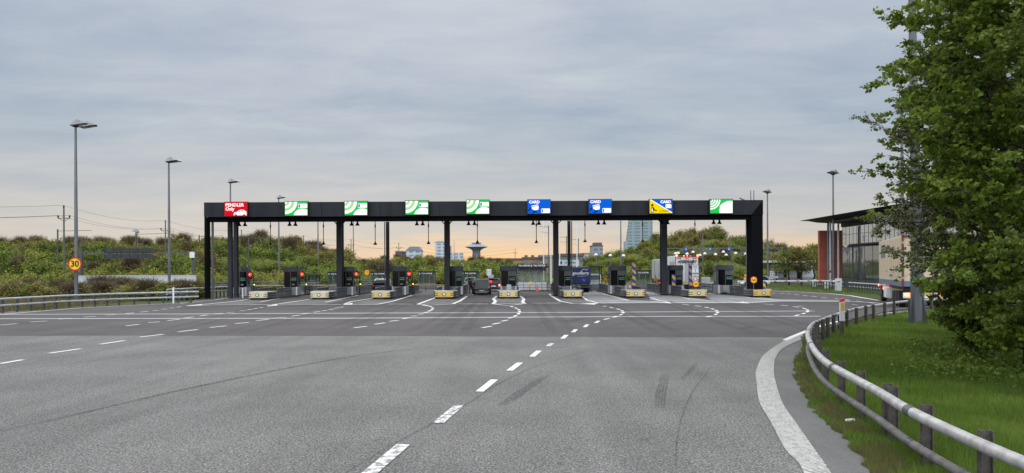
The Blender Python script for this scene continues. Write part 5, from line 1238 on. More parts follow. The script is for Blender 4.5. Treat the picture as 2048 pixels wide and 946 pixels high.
# ================================================================== people
def person(label, loc, rz, joints, rad, mats_z, hairmat='hair', scale=1.0):
    t = empty('person', loc, rz, label, 'person')
    names = list(joints); idx = {n: i for i, n in enumerate(names)}
    E = [('pelvis','waist'),('waist','chest'),('chest','neck'),('neck','head0'),('head0','head1')]
    for s_ in 'LR':
        E += [('chest','sh'+s_),('sh'+s_,'el'+s_),('el'+s_,'wr'+s_),('wr'+s_,'hand'+s_),('pelvis','hip'+s_),('hip'+s_,'kn'+s_),('kn'+s_,'an'+s_),('an'+s_,'toe'+s_)]
        E += [('hand'+s_,'f%d%s' % (k, s_)) for k in range(3)]
    for s_ in 'LR':
        h, w = Vector(joints['hand'+s_]), Vector(joints['wr'+s_]); d = (h-w).normalized(); sd = d.cross(Vector((0,1,0))).normalized()
        for k in range(3):
            joints['f%d%s' % (k, s_)] = tuple(h+d*(.08-.01*abs(k-1))+sd*(k-1)*.03); rad['f%d%s' % (k, s_)] = .010
    names = list(joints); idx = {n: i for i, n in enumerate(names)}
    me = bpy.data.meshes.new('person_body'); me.from_pydata([joints[n] for n in names], [(idx[a], idx[b_]) for a, b_ in E], [])
    o = bpy.data.objects.new('skin_source', me); COL.objects.link(o)
    o.modifiers.new('skin', 'SKIN'); sm = o.modifiers.new('sub', 'SUBSURF'); sm.levels = sm.render_levels = 1
    lay = me.skin_vertices[0] if len(me.skin_vertices) else None
    if lay is None: me.attributes.new('x', 'FLOAT', 'POINT')
    for i, n in enumerate(names):
        r = rad[n] if n in rad else rad[n[:-1]]; r = (r, r) if not isinstance(r, tuple) else r
        lay.data[i].radius = r; lay.data[i].use_root = (n == 'pelvis')
    dg = bpy.context.evaluated_depsgraph_get(); me2 = bpy.data.meshes.new_from_object(o.evaluated_get(dg)); bpy.data.objects.remove(o)
    me2.materials.clear()
    for mname in ('trousers','jacket','skin','white'): me2.materials.append(M[mname])
    if 'top' in mats_z: me2.materials[1] = M[mats_z['top']]
    J = {n: Vector(v) for n, v in joints.items()}
    def near(p, a, b_):
        ab = b_-a; u = max(0, min(1, (p-a).dot(ab)/ab.length_squared)); return (p-a-ab*u).length
    segs = [('pelvis','waist',0),('waist','chest',1),('chest','neck',1),('neck','head0',2),('head0','head1',2)]
    for s_ in 'LR': segs += [('chest','sh'+s_,1),('sh'+s_,'el'+s_,1),('el'+s_,'wr'+s_,1),('wr'+s_,'hand'+s_,2),('hand'+s_,'f1'+s_,2),('pelvis','hip'+s_,0),('hip'+s_,'kn'+s_,0),('kn'+s_,'an'+s_,0),('an'+s_,'toe'+s_,3)]
    for p in me2.polygons:
        p.use_smooth = True; p.material_index = min(segs, key=lambda s: near(p.center, J[s[0]], J[s[1]]))[2]
    bo = bpy.data.objects.new('body', me2); COL.objects.link(bo); bo.parent = t
    h1 = J['head1']; h0 = J['head0']; up_ = (h1-h0).normalized()
    hb = MB().lathe([(.095,-.02),(.112,.05),(.10,.12),(.06,.165),(.01,.175)], (0,0,0), 16).build('hair', hairmat, t); hb.location = h0+up_*.02+Vector((0,.015,0)); hb.rotation_euler = up_.to_track_quat('Z','Y').to_euler()
    fc = MB()
    for s_ in (-1,1): fc.lathe([(.001,0),(.012,.004),(.001,.008)], (s_*.032,0,0), 8)
    f_ = fc.build('eyes', 'black', t); f_.rotation_euler = (math.pi/2,0,0); f_.location = h0+up_*.05+Vector((0,-.098,0))
    ns = MB().add([(-.014,0,0),(.014,0,0),(0,-.026,.004),(0,0,.045)], [(0,1,2),(0,2,3),(1,3,2),(0,3,1)]).build('nose', 'skin', t); ns.location = h0+up_*.015+Vector((0,-.095,0))
    return t
RAD = dict(pelvis=(.155,.12),waist=(.145,.11),chest=(.17,.12),neck=.055,head0=.085,head1=.075,sh=.065,el=.048,wr=.032,hand=.035,hip=.092,kn=.062,an=.042,toe=.036)
J1 = dict(pelvis=(0,0,.90),waist=(-.03,-.02,1.08),chest=(-.09,-.06,1.32),neck=(-.13,-.10,1.47),head0=(-.15,-.12,1.56),head1=(-.165,-.14,1.67),
 shL=(-.27,-.05,1.38),elL=(-.38,-.16,1.14),wrL=(-.45,-.33,1.02),handL=(-.47,-.41,1.0), shR=(.09,-.06,1.38),elR=(.17,-.12,1.10),wrR=(.10,-.30,.98),handR=(.07,-.38,.96),
 hipL=(-.10,0,.86),knL=(-.13,-.06,.47),anL=(-.12,.03,.08),toeL=(-.14,-.14,.04), hipR=(.10,0,.86),knR=(.15,-.03,.47),anR=(.19,.06,.08),toeR=(.22,-.10,.04))
person('person in dark brown jacket and dark trousers with pale shoes bending beside the trailer', (gx(941.5,72.0),72.0,0), .5, dict(J1), dict(RAD), {}, scale=1)
J2 = dict(J1); 
person('person in a yellow green vest leaning on the railing beside a gantry column', (gx(1106.3,75.5),75.5,.14), 1.3, dict(J2), dict(RAD), {'top':'hivis'})

# ================================================================== customs building on the right
cbz = empty('customs_building', (52,90,0), 0, 'large glass fronted building with red end wall and wide black wedge roof', 'building')
def C_(x, y, z): return (x-52, y-90, z)
FX = 44.5; Y0_, Y1_ = 66.0, 97.6
MB().box(C_(45.75, 104, 3.95),(3.5,.5,8.0)).build('red_wall', 'redwall', cbz)
MB().box(C_(FX+6, (Y0_+Y1_)/2, 4),(11.0,Y1_-Y0_-.6,7.9)).build('interior_block', 'fargrey', cbz)
m, nt, bb3, N3, L3 = newmat('facade_glass'); M['facade'] = m
bb3.inputs['Base Color'].default_value = (.02,.025,.028,1); bb3.inputs['Roughness'].default_value = .3
gl_ = N3.new('ShaderNodeBsdfGlossy'); gl_.inputs['Roughness'].default_value = .025; gl_.inputs[0].default_value = (.60,.64,.68,1)
nz_ = N3.new('ShaderNodeTexNoise'); nz_.inputs['Scale'].default_value = .7; geo_ = N3.new('ShaderNodeNewGeometry'); L3.new(geo_.outputs['Position'], nz_.inputs['Vector'])
bp_ = N3.new('ShaderNodeBump'); bp_.inputs['Strength'].default_value = .12; bp_.inputs['Distance'].default_value = .05; L3.new(nz_.outputs['Fac'], bp_.inputs['Height']); L3.new(bp_.outputs[0], gl_.inputs['Normal'])
ms_2 = N3.new('ShaderNodeMixShader'); ms_2.inputs[0].default_value = .82; L3.new(bb3.outputs[0], ms_2.inputs[1]); L3.new(gl_.outputs[0], ms_2.inputs[2]); L3.new(ms_2.outputs[0], N3['Material Output'].inputs[0])
M['facadelow'] = m.copy(); M['facadelow'].name = 'facade_glass_ground_floor'
for q_ in M['facadelow'].node_tree.nodes:
    if q_.type == 'MIX_SHADER': q_.inputs[0].default_value = .42
    if q_.type == 'BSDF_PRINCIPLED': q_.inputs['Base Color'].default_value = (.05,.06,.065,1)
n_ = int((Y1_-Y0_)/1.02)
for k in range(n_):
    ya = Y1_-k*1.02
    for za, zb in ((5.55,7.0),(7.0,8.0),(3.2,5.3),(1.1,3.2)):
        if za < 5 and k > 24: continue
        if zb <= 5.3 and k % 2: continue
        wy = 1.02 if za > 5 else 2.04
        jit = random.Random(k*7+int(za*10)).uniform(-.006,.006)
        p_ = MB().add([(0,0,0),(0,-wy+.06,0),(0,-wy+.06,zb-za-.05),(0,0,zb-za-.05)], [(0,1,2,3)]).build('window_pane', 'facade' if za > 5 else 'facadelow', cbz); p_.location = C_(FX, ya-.03, za+.025); p_.rotation_euler.z = jit
b = MB()
for k in range(n_+1): b.box(C_(FX-.006, Y1_-k*1.02, 6.77),(.03,.045,2.46))
for k in range(0, n_+1, 2): b.box(C_(FX-.006, Y1_-k*1.02, 3.2),(.03,.05,4.2))
for z in (5.5,7.0,8.02): b.box(C_(FX-.006,(Y0_+Y1_)/2,z),(.032,Y1_-Y0_,.05))
for z in (1.05,3.2,5.32): b.box(C_(FX-.006,(Y0_+Y1_)/2,z),(.032,Y1_-Y0_,.06))
b.build('mullions', 'galvdark', cbz)
MB().box(C_(FX+.1,(Y0_+Y1_)/2,.52),(.3,Y1_-Y0_,1.02)).build('base_wall', 'galvdark', cbz)
MB().box(C_(FX+.05,(Y0_+Y1_)/2,8.58),(.5,Y1_-Y0_,1.05)).build('roof_band', 'roofdark', cbz)
# wedge roof: thin leading edge, thick over the wall
rfm = MB(); ye0, ye1 = 60.0, 105.0
P = [(41.55,9.42),(43.0,8.95),(46,8.80),(60,8.80),(60,10.3),(46,10.05)]
rfm.prism(P, ye0-90, ye1-1.5-90, 'y'); 
R_ = MB(); R_.add([C_(x, ye0, z) for x, z in P]+[C_(x, ye1-3.0, z) for x, z in P]+[C_(x if x > 42 else 41.55, ye1, 9.42+(z-9.42)*.12) for x, z in P], [(i, (i+1)%6, (i+1)%6+6, i+6) for i in range(6)]+[(i+6, (i+1)%6+6, (i+1)%6+12, i+12) for i in range(6)]+[(12,13,14,15,16,17),(5,4,3,2,1,0)])
R_.build('roof', 'roofdark', cbz)
MB().box(C_(43.3, 83.0, 8.75),(1.0,28.0,.35)).build('roof_beam', 'roofdark', cbz)
for x, y in ((gx(1656.5,102.5),102.5),(gx(1661,99.6),99.6),(gx(1677,98.4),98.4)):
    MB().cyl(C_(x,y,0),C_(x,y,9.1),.13,n=14).build('column', 'offwhite' if y < 101 else 'fargrey', cbz)
MB().box(C_(FX-1.6,84.5,5.42),(3.1,9.0,.16)).build('entrance_canopy', 'roofdark', cbz)
for y in (80.5,88.5): MB().box(C_(FX-2.9,y,2.7),(.14,.14,5.3)).build('canopy_post', 'galvdark', cbz)
# low white building
lw = empty('low_white_building', (gx(1592,128),128,0), 0, 'low white building with flat white canopy behind the young trees on the right', 'building')
MB().box((0,2,2.0),(6.4,4,3.6)).build('wall', 'farwhite', lw); MB().box((-2.2,-1,3.75),(8.5,5,.35)).build('canopy_roof', 'offwhite', lw); MB().box((0,2,.5),(6.5,4.1,1.0)).build('plinth', 'conc', lw)
MB().box((.6,-.03,1.7),(.9,.06,2.0)).build('window', 'blackglass', lw); MB().box((-1.9,-.03,1.7),(.5,.06,1.4)).build('window', 'blackglass', lw)
for x in (-6.2,2.0): MB().box((x,-3.3,1.8),(.15,.15,3.6)).build('canopy_post', 'galv', lw)

# ================================================================== skyline
def facade_mat(name, wall, glassc, nx, nz):
    m, nt, bb, N, L = newmat(name); tcx = N.new('ShaderNodeTexCoord'); mp = N.new('ShaderNodeMapping'); mp.inputs['Scale'].default_value = (nx, nx, nz); L.new(tcx.outputs['Object'], mp.inputs[0])
    sp = N.new('ShaderNodeSeparateXYZ'); L.new(mp.outputs[0], sp.inputs[0])
    def win(o_, th):
        f = N.new('ShaderNodeMath'); f.operation = 'FRACT'; L.new(o_, f.inputs[0]); g_ = N.new('ShaderNodeMath'); g_.operation = 'GREATER_THAN'; g_.inputs[1].default_value = th; L.new(f.outputs[0], g_.inputs[0]); return g_.outputs[0]
    mu = N.new('ShaderNodeMath'); mu.operation = 'MULTIPLY'; L.new(win(sp.outputs[0], .35), mu.inputs[0]); L.new(win(sp.outputs[2], .45), mu.inputs[1])
    mx = N.new('ShaderNodeMix'); mx.data_type = 'RGBA'; mx.inputs[6].default_value = (*wall,1); mx.inputs[7].default_value = (*glassc,1); L.new(mu.outputs[0], mx.inputs[0]); L.new(mx.outputs[2], bb.inputs['Base Color']); bb.inputs['Roughness'].default_value = .5; M[name] = m
facade_mat('tower_facade', (.27,.35,.37), (.10,.18,.22), .10, .26); facade_mat('block_facade', (.48,.52,.58), (.22,.27,.34), .16, .28); facade_mat('dark_facade', (.24,.26,.30), (.12,.13,.17), .2, .3)
TY = 900
def PX(px, Y=TY): return gx(px, Y)
def PZ(py, px=1024, Y=TY): return at(px, py, Y).z
tw = empty('glass_tower', (PX(1280),TY,0), 0, 'tall glass tower with one slanting side rising behind the gantry', 'tower')
zt = PZ(437,1280); MB().prism([(PX(1249)-PX(1280),0),(PX(1306)-PX(1280),0),(PX(1305.5)-PX(1280),zt),(PX(1263)-PX(1280),zt)], 0, 22, 'y').build('shaft', 'tower_facade', tw)
b = MB()
for k in range(18):
    z = PZ(503)+ (zt-PZ(503))*k/18; xl = (PX(1249)+(PX(1263)-PX(1249))*z/zt)-PX(1280); b.box(((xl+PX(1306)-PX(1280))/2,-.25,z),(PX(1306)-PX(1280)-xl,.5,.7))
b.build('floor_bands', 'farband', tw)
MB().box((PX(1256)-PX(1280),3,PZ(484)/2),(7.5,16,PZ(484))).build('lower_wing', 'tower_facade', tw)
wtw = empty('water_tower', (PX(953,1200),1200,0), 0, 'white disc shaped water tower standing above the trees', 'water tower')
s12 = 1200/F; zz2 = lambda py: PZ(py,953,1200)
prof = [(8.5*s12,zz2(510)),(7.6*s12,zz2(504.5)),(8.5*s12,zz2(501)),(12*s12,zz2(498)),(22.5*s12,zz2(494.2)),(22.5*s12,zz2(493.2)),(15*s12,zz2(490)),(11*s12,zz2(488.8)),(8.3*s12,zz2(488.6)),(8.3*s12,zz2(487.4)),(10.2*s12,zz2(487)),(10.2*s12,zz2(485.4)),(8*s12,zz2(485.0)),(1,zz2(484.8))]
MB().lathe(prof, (0,0,0), 48).build('bowl', 'fargrey', wtw)
MB().lathe([(22.6*s12,zz2(494.4)),(22.9*s12,zz2(493.7)),(22.6*s12,zz2(493.1))], (0,0,0), 48).build('rim_band', 'farwhite', wtw)
MB().lathe([(10.3*s12,zz2(487)),(10.3*s12,zz2(485.6))], (0,0,0), 40).build('top_drum', 'farwhite', wtw)
for k in range(8):
    a = k*math.pi/4+math.pi/8; r = 6.9*s12; MB().box((r*math.cos(a), r*math.sin(a), zz2(510)/2),(2.8,2.0,zz2(509.5)), rz=a+math.pi/2).build('leg', 'fargrey', wtw)
def block(name, px0, px1, py, Y, mat, lab, roof=None, d=20):
    t = empty(name, (PX((px0+px1)/2,Y),Y,0), 0, lab, 'building'); w = (px1-px0)/F*Y; z = PZ(py,(px0+px1)/2,Y); MB().box((0,d/2,z/2),(w,d,z)).build('walls', mat, t)
    MB().box((0,d/2,z+.3),(w+.6,d+.6,.7)).build('roof', roof or 'fargrey', t); return t, w, z
t, w, z = block('office_block', 870.5, 893, 484.5, 800, 'block_facade', 'white office block with dark window grid left of the water tower'); MB().box((w/2+2.2,8,PZ(491.5,895,800)/2),(4.4,14,PZ(491.5,895,800))).build('dark_annex', 'dark_facade', t); MB().box((w/2+9,8,PZ(505.5,910,800)/2),(17,14,PZ(505.5,910,800))).build('low_wing', 'block_facade', t); MB().box((-w*.1,5,z+.9),(w*.5,8,1.2)).build('roof_plant', 'farwhite', t)
t, w, z = block('hip_roof_building', 812, 841, 501.5, 700, 'block_facade', 'grey building with sloping roof on the skyline left of the office block'); MB().prism([(-w/2,z+.6),(w/2,z+.6),(w*.36,z+4.0),(-w*.26,z+4.0)], 1, 19, 'y').build('sloping_roof', 'fargrey', t)
block('brown_house', 791, 804, 503.5, 500, 'farbrown', 'brown house roof left of the sloping roof building')
block('brown_block', 639, 655, 499.3, 520, 'dark_facade', 'dark brown block seen under the third gantry bay', 'farbrown')
t, w, z = block('brick_tower_block', 1185, 1206, 492, 600, 'dark_facade', 'grey apartment block with dark red top storey right of the blue trailer', 'farbrown'); MB().box((.5,8,z+1.6),(w*.75,14,2.6)).build('top_storey', 'farbrown', t)
block('white_hall', 1164, 1184, 508, 420, 'block_facade', 'low white hall beside the dark red topped apartment block')
t, w, z = block('long_hall', 985, 1062, 519.5, 320, 'fartan', 'long low tan hall with dark roof beyond the customs office', 'farbrown'); 
b = MB()
for k in range(4): b.box((-6+k*3.4,-.1,z-2.2),(2.2,.1,1.6))
b.build('white_panels', 'farwhite', t)
t, w, z = block('graffiti_hall', 1046, 1100, 517.5, 260, 'fartan', 'low hall with reddish painted wall behind the customs office', 'farbrown'); MB().box((-.5,-.1,z-2.6),(4,.1,2.2)).build('painted_panel', 'farbrick', t); MB().box((2.6,-.1,z-1.2),(2.5,.1,.5)).build('white_stripe', 'farwhite', t)
for k, x in enumerate((-3.6,-1.2,1.4,3.6)): MB().box((x,6,z+.9),(1.1,3,1.0)).build('roof_unit', 'farbrown', t)
t, w, z = block('corner_hall', 1086, 1122, 513.5, 250, 'fartan', 'tan hall between the flagpoles left of the middle right gantry column', 'fargrey')
t, w, z = block('green_trim_building', 1116, 1166, 512, 190, 'fartan', 'tan building with green trim behind the white banner', 'farbrown'); MB().box((0,-.1,z-1.1),(w,.1,.7)).build('green_trim', 'fargreen', t)
bn = empty('white_banner', (PX(1138,128),128,0), 0, 'white banner board with dark lettering and square emblem beyond the toll booth', 'sign')
za, zb = PZ(531.5,1138,128), PZ(519,1138,128); MB().box((0,0,(za+zb)/2),(3.6,.12,zb-za)).build('board', 'farwhite', bn); MB().box((0,-.02,zb+.12),(3.7,.16,.26)).build('green_edge', 'fargreen', bn)
text('Så & gården', .40, (.25,-.08,(za+zb)/2), 'black', bn, sx=1.0, bold=.006); MB().plate(rect(-1.72,(za+zb)/2-.27,-1.2,(za+zb)/2+.27), -.07).build('emblem', 'galvdark', bn); MB().disc((-1.46,(za+zb)/2), .13, -.08, .004).build('emblem_dot', 'black', bn)
for x in (-1.7,1.7): MB().box((x,.1,za/2),(.14,.14,za)).build('post', 'galv', bn)
ts = empty('tower_spire', (PX(1128,260),262,0), 0, 'slim spire of a distant mast above the halls', 'mast')
ts.location = (PX(908.5,700),700,0); ts['label'] = 'thin distant mast between the office block and the water tower'; MB().cyl((0,0,0),(0,0,PZ(480,908,700)),.5,.15,n=8).build('pole', 'fargrey', ts)
# ================================================================== vegetation
def quads_mesh(name, V, nv, tone, mat):
    """V: (n*nv,3) vertices, nv vertices per leaf (4 = folded leaf as two triangles, 3 = blade)."""
    n = len(V)//nv; me = bpy.data.meshes.new(name); me.vertices.add(len(V)); me.vertices.foreach_set('co', V.astype(np.float32).ravel())
    if nv == 4:
        base = (np.arange(n)*4)[:, None]; tri = np.concatenate([base+np.array([[0,1,2]]), base+np.array([[0,2,3]])], 1).ravel(); nf = n*2
    else: tri = np.arange(n*3); nf = n
    me.loops.add(len(tri)); me.loops.foreach_set('vertex_index', tri.astype(np.int32)); me.polygons.add(nf)
    me.polygons.foreach_set('loop_start', (np.arange(nf)*3).astype(np.int32)); me.polygons.foreach_set('loop_total', np.full(nf, 3, np.int32))
    me.update(calc_edges=True); a = me.attributes.new('tone', 'FLOAT', 'POINT'); a.data.foreach_set('value', np.repeat(tone, nv).astype(np.float32))
    me.materials.append(M[mat]); return me
def leaves(C, size, rs, droop=.25, upbias=.9, D=None, aspect=.62, hang=0.0):
    n = len(C); nrm = rs.normal(size=(n,3))*np.array([.8,.8,.5])+np.array([0,0,upbias]); nrm /= np.linalg.norm(nrm, axis=1)[:,None]
    d = rs.normal(size=(n,3)) if D is None else D+rs.normal(size=(n,3))*.55
    d[:,2] -= droop; d -= nrm*(d*nrm).sum(1)[:,None]; d /= np.linalg.norm(d, axis=1)[:,None]+1e-6
    s = np.cross(nrm, d); L_ = size*rs.uniform(.65,1.25,n); w = L_*aspect*.5
    base = C; tip = C+d*L_[:,None]; mid = C+d*(L_*.45)[:,None]+nrm*(L_*.10)[:,None]
    V = np.empty((n,4,3)); V[:,0] = base; V[:,1] = mid+s*w[:,None]; V[:,2] = tip; V[:,3] = mid-s*w[:,None]
    return V.reshape(-1,3)
def blob(seed, n, size, R=2.4, Hh=3.6, lobes=9, kind='leaf'):
    rs = np.random.RandomState(seed); lps = 11; ns = n//lps
    lc = rs.uniform(-.7,.7,(lobes,2))*R; lh = rs.uniform(.45,1.0,lobes); lt = rs.normal(0,.10,lobes)
    k = rs.randint(0, lobes, ns); r = np.abs(rs.normal(0,.30,ns))*R; a = rs.uniform(0,6.283,ns)
    ox, oy = lc[k,0]+r*np.cos(a), lc[k,1]+r*np.sin(a)
    o = np.stack([ox, oy, Hh*lh[k]*rs.uniform(.0,.72,ns)*(1-np.minimum(.7, (r/R)**2*1.5))], 1)
    d = np.stack([ox/R*.55+rs.normal(0,.33,ns), oy/R*.55+rs.normal(0,.33,ns), np.abs(rs.normal(.9,.35,ns))], 1); d /= np.linalg.norm(d, axis=1)[:,None]
    L_ = rs.uniform(.35,1.25,ns)*(Hh/3.6); q = rs.uniform(.05,1,(ns,lps))
    p = o[:,None,:]+d[:,None,:]*(L_[:,None]*q)[:,:,None]; p = p.reshape(-1,3)+rs.normal(size=(ns*lps,3))*.11; p[:,2] = np.abs(p[:,2])
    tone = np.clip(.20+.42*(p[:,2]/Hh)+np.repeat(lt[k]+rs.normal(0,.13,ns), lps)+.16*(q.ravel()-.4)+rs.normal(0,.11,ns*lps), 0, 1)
    return p, tone, rs
def bush_mesh(name, seed, n, size, mat, R=2.4, Hh=3.6, lobes=9):
    p, tone, rs = blob(seed, n, size, R, Hh, lobes); return quads_mesh(name, leaves(p, size, rs, aspect=.8), 4, tone, mat)
def twig_mesh(name, seed, n, Hh=4.2, R=1.9, mat='twig'):
    rs = np.random.RandomState(seed); V = []; T = []
    for i in range(n):
        a = rs.uniform(0, 6.283); r0 = rs.uniform(0,.6)*R; b0 = np.array([r0*math.cos(a), r0*math.sin(a), rs.uniform(.1,.65)*Hh])
        d = np.array([rs.normal()*.35+.3*math.cos(a), rs.normal()*.35+.3*math.sin(a), 1.0]); d /= np.linalg.norm(d); L_ = rs.uniform(.5,1.7); e = b0+d*L_; e[2] = min(e[2], Hh*rs.uniform(.85,1.05))
        s = np.cross(d, rs.normal(size=3)); s /= np.linalg.norm(s); w = rs.uniform(.012,.03); V += [b0-s*w, b0+s*w, e]; T.append(rs.uniform(0,.9))
    return quads_mesh(name, np.array(V), 3, np.array(T), mat)
BV = []
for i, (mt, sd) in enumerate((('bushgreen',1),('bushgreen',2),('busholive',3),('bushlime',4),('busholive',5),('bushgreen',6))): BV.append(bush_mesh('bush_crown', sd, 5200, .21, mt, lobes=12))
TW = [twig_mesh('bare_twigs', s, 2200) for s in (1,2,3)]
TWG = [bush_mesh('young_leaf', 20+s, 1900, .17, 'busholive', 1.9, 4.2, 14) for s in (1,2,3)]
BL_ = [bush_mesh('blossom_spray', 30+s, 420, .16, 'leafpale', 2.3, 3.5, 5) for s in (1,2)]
stem_me = None
def stemmesh():
    global stem_me
    if stem_me is None:
        m_ = MB(); r = random.Random(3)
        for k in range(6):
            a = k*1.05; m_.tube([(.1*math.cos(a),.1*math.sin(a),-.5),(.5*math.cos(a),.5*math.sin(a),1.2),(1.1*math.cos(a),1.1*math.sin(a),2.6)], [.08,.05,.02], 5)
        o = m_.build('stems', 'bark'); stem_me = o.data; bpy.data.objects.remove(o)
    return stem_me
def obj_(name, me, parent): o = bpy.data.objects.new(name, me); COL.objects.link(o); o.parent = parent; return o
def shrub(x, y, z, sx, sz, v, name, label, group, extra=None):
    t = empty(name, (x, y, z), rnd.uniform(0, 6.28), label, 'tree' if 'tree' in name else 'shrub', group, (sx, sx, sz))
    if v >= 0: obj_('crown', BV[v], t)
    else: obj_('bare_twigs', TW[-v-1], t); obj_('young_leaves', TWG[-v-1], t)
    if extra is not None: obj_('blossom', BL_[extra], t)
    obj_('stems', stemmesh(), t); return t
prof_top = [(-150,478),(0,481),(50,470),(80,472),(100,476),(150,476),(200,479),(250,473),(300,480),(350,473),(400,478),(440,474),(480,470),(520,466),(560,474),(600,477),(625,489),(650,497),(680,500),(700,510),(720,517),(745,514),(770,510),(800,506),(830,508),(850,505),(880,511),(920,514),(960,508),(1000,515),(1035,521),(1060,535),(1150,536),(1170,516),(1200,505),(1220,497),(1250,494),(1280,489),(1300,478),(1320,470),(1345,467),(1370,461),(1400,456),(1440,461),(1480,475),(1500,483),(1540,491),(1560,496),(1600,494),(1650,497),(1700,497),(2300,495)]
def lerp_(tab, x):
    if x <= tab[0][0]: return tab[0][1]
    for (a, b_), (c, d) in zip(tab[:-1], tab[1:]):
        if x <= c: return b_+(d-b_)*(x-a)/(c-a)
    return tab[-1][1]
def slope(px):                                  # start and end depth of the planted bank in this direction
    if px < 420: return 101, 172
    if px < 1020: return 122, 178
    return 138, 215
def bank(px, Y):                                # height of the bank under the planting
    a, b_ = slope(px); t = max(0, min(1.15, (Y-a)/(b_-a)))
    ztop = EYE+(540-lerp_(prof_top, px)+5)/F*b_-3.0
    tt = 1-(1-min(1, t))**1.25
    return max(-.1, ztop*tt)
hb = MB(); cols_ = list(range(-420, 2500, 26)); ts_ = [k/14 for k in range(18)]
vs = []
for px in cols_:
    a, b_ = slope(px)
    aa = sum(slope(px+d)[0] for d in (-60,-30,0,30,60))/5; bb4 = sum(slope(px+d)[1] for d in (-60,-30,0,30,60))/5
    for t in ts_:
        Y = aa+(bb4-aa)*t-2; z = bank(px, a+(b_-a)*t)-.05
        if t > 1.08: z = z*.6
        vs.append((gx(px, Y), Y, max(-.06, z+.35*noise.noise(Vector((gx(px,Y)*.12, Y*.12, 0))) if t > .05 else -.1)))
nt_ = len(ts_); hb.add(vs, [(i*nt_+k, (i+1)*nt_+k, (i+1)*nt_+k+1, i*nt_+k+1) for i in range(len(cols_)-1) for k in range(nt_-1)])
struct(hb.build('planted_bank', 'hill'))
cnt = 0
def place_row(px0, px1, t, step, jitter, smin, smax, weights, name, label, group):
    global cnt
    px = px0
    while px < px1:
        a, b_ = slope(px); Y = a+(b_-a)*t+rnd.uniform(-3,3); q = px+rnd.uniform(-jitter, jitter)
        v = rnd.choices(list(weights), list(weights.values()))[0]; sc_ = rnd.uniform(smin, smax)
        z = bank(q, Y)-.35
        shrub(gx(q, Y), Y, z, sc_, sc_*rnd.uniform(.75,1.05), v, name, label, group, (rnd.randint(0,1) if rnd.random() < .16 else None)); cnt += 1
        px += step*sc_
G1 = 'shrubs on the bank behind the plaza'; G2 = 'trees along the top of the bank'
for px0, px1 in ((-70,420),(420,690),(690,1040)):
    left = px0 < 100
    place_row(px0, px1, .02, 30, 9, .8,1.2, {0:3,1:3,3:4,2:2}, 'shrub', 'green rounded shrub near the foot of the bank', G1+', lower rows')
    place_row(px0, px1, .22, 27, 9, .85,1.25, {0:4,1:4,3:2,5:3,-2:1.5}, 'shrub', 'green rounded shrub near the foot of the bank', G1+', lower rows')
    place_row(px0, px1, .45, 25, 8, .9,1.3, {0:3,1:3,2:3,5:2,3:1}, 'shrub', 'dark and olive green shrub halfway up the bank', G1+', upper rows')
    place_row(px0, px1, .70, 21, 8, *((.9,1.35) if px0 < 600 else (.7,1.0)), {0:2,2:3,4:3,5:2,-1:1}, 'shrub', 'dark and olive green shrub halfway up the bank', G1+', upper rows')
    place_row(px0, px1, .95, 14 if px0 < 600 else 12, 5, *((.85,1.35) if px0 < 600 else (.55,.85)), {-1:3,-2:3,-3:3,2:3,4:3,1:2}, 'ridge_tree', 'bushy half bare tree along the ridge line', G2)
place_row(1166, 1330, .05, 30, 8, .8,1.1, {0:3,1:3,3:3}, 'shrub', 'bright green shrub right of the blue trailer', 'shrubs right of the blue trailer')
place_row(1166, 1330, .40, 28, 8, .9,1.2, {0:3,2:2,3:2,5:2}, 'shrub', 'bright green shrub right of the blue trailer', 'shrubs right of the blue trailer')
place_row(1166, 1310, .85, 26, 6, .9,1.2, {0:2,2:2,-2:2,3:2}, 'ridge_tree', 'bushy tree below the glass tower', 'trees below the glass tower')
place_row(1300, 1700, .05, 28, 8, .9,1.2, {0:4,1:4,5:3,3:2}, 'shrub', 'green shrub at the foot of the wooded mound on the right', 'shrubs at the foot of the wooded mound')
for t in (.3,.55,.8,1.0): place_row(1300, 1700, t, 25, 7, 1.0,1.4, {0:3,1:2,2:4,4:4,5:1,-1:1 if t < .9 else 2}, 'mound_tree', 'olive green tree on the wooded mound at the right', 'trees on the wooded mound')
# distant belt so that nothing is bare between
rs = np.random.RandomState(11); V = []; n = 30000
Y = rs.uniform(235, 420, n); px = rs.uniform(-300, 2400, n); x = (px-1024)/F*Y; z = rs.uniform(0, 1, n)**.8*(4.2+1.2*np.sin(x*.11)+.8*np.sin(x*.37)); 
n2 = 90000; px2 = rs.uniform(-150, 1720, n2); px2 = px2[(px2 < 1035)|(px2 > 1160)]; tt2 = rs.uniform(0,1.05,len(px2)); PU = []
sl2 = {q: slope(q) for q in range(-160, 1740)}; TU = []
for q, t2 in zip(px2, tt2):
    a_2, b_2 = sl2[int(q)]; Y2 = a_2+(b_2-a_2)*t2; x2 = (q-1024)/F*Y2; PU.append((x2, Y2, bank(q, Y2)+rs.uniform(0,1)**1.6*1.3*(1+.5*math.sin(x2*.9)*math.sin(Y2*.7)))); TU.append(.45+.25*math.sin(x2*.21)*math.sin(Y2*.17)+.12*math.sin(x2*1.1))
und = bpy.data.objects.new('undergrowth', quads_mesh('undergrowth', leaves(np.array(PU), .30, rs, aspect=.7), 4, np.clip(np.array(TU)+rs.normal(-.06,.18,len(TU)),0,1), 'bushgreen')); COL.objects.link(und); tag(und, 'yellow green undergrowth covering the bank between the shrubs', 'undergrowth', kind='stuff')
far = bpy.data.objects.new('distant_wood', quads_mesh('distant_wood', leaves(np.stack([x,Y,z],1), .9, rs, aspect=.9), 4, np.clip(rs.normal(.35,.2,n)+z*.05,0,1), 'busholive')); COL.objects.link(far); tag(far, 'far green tree belt on the horizon', 'wood', kind='stuff')
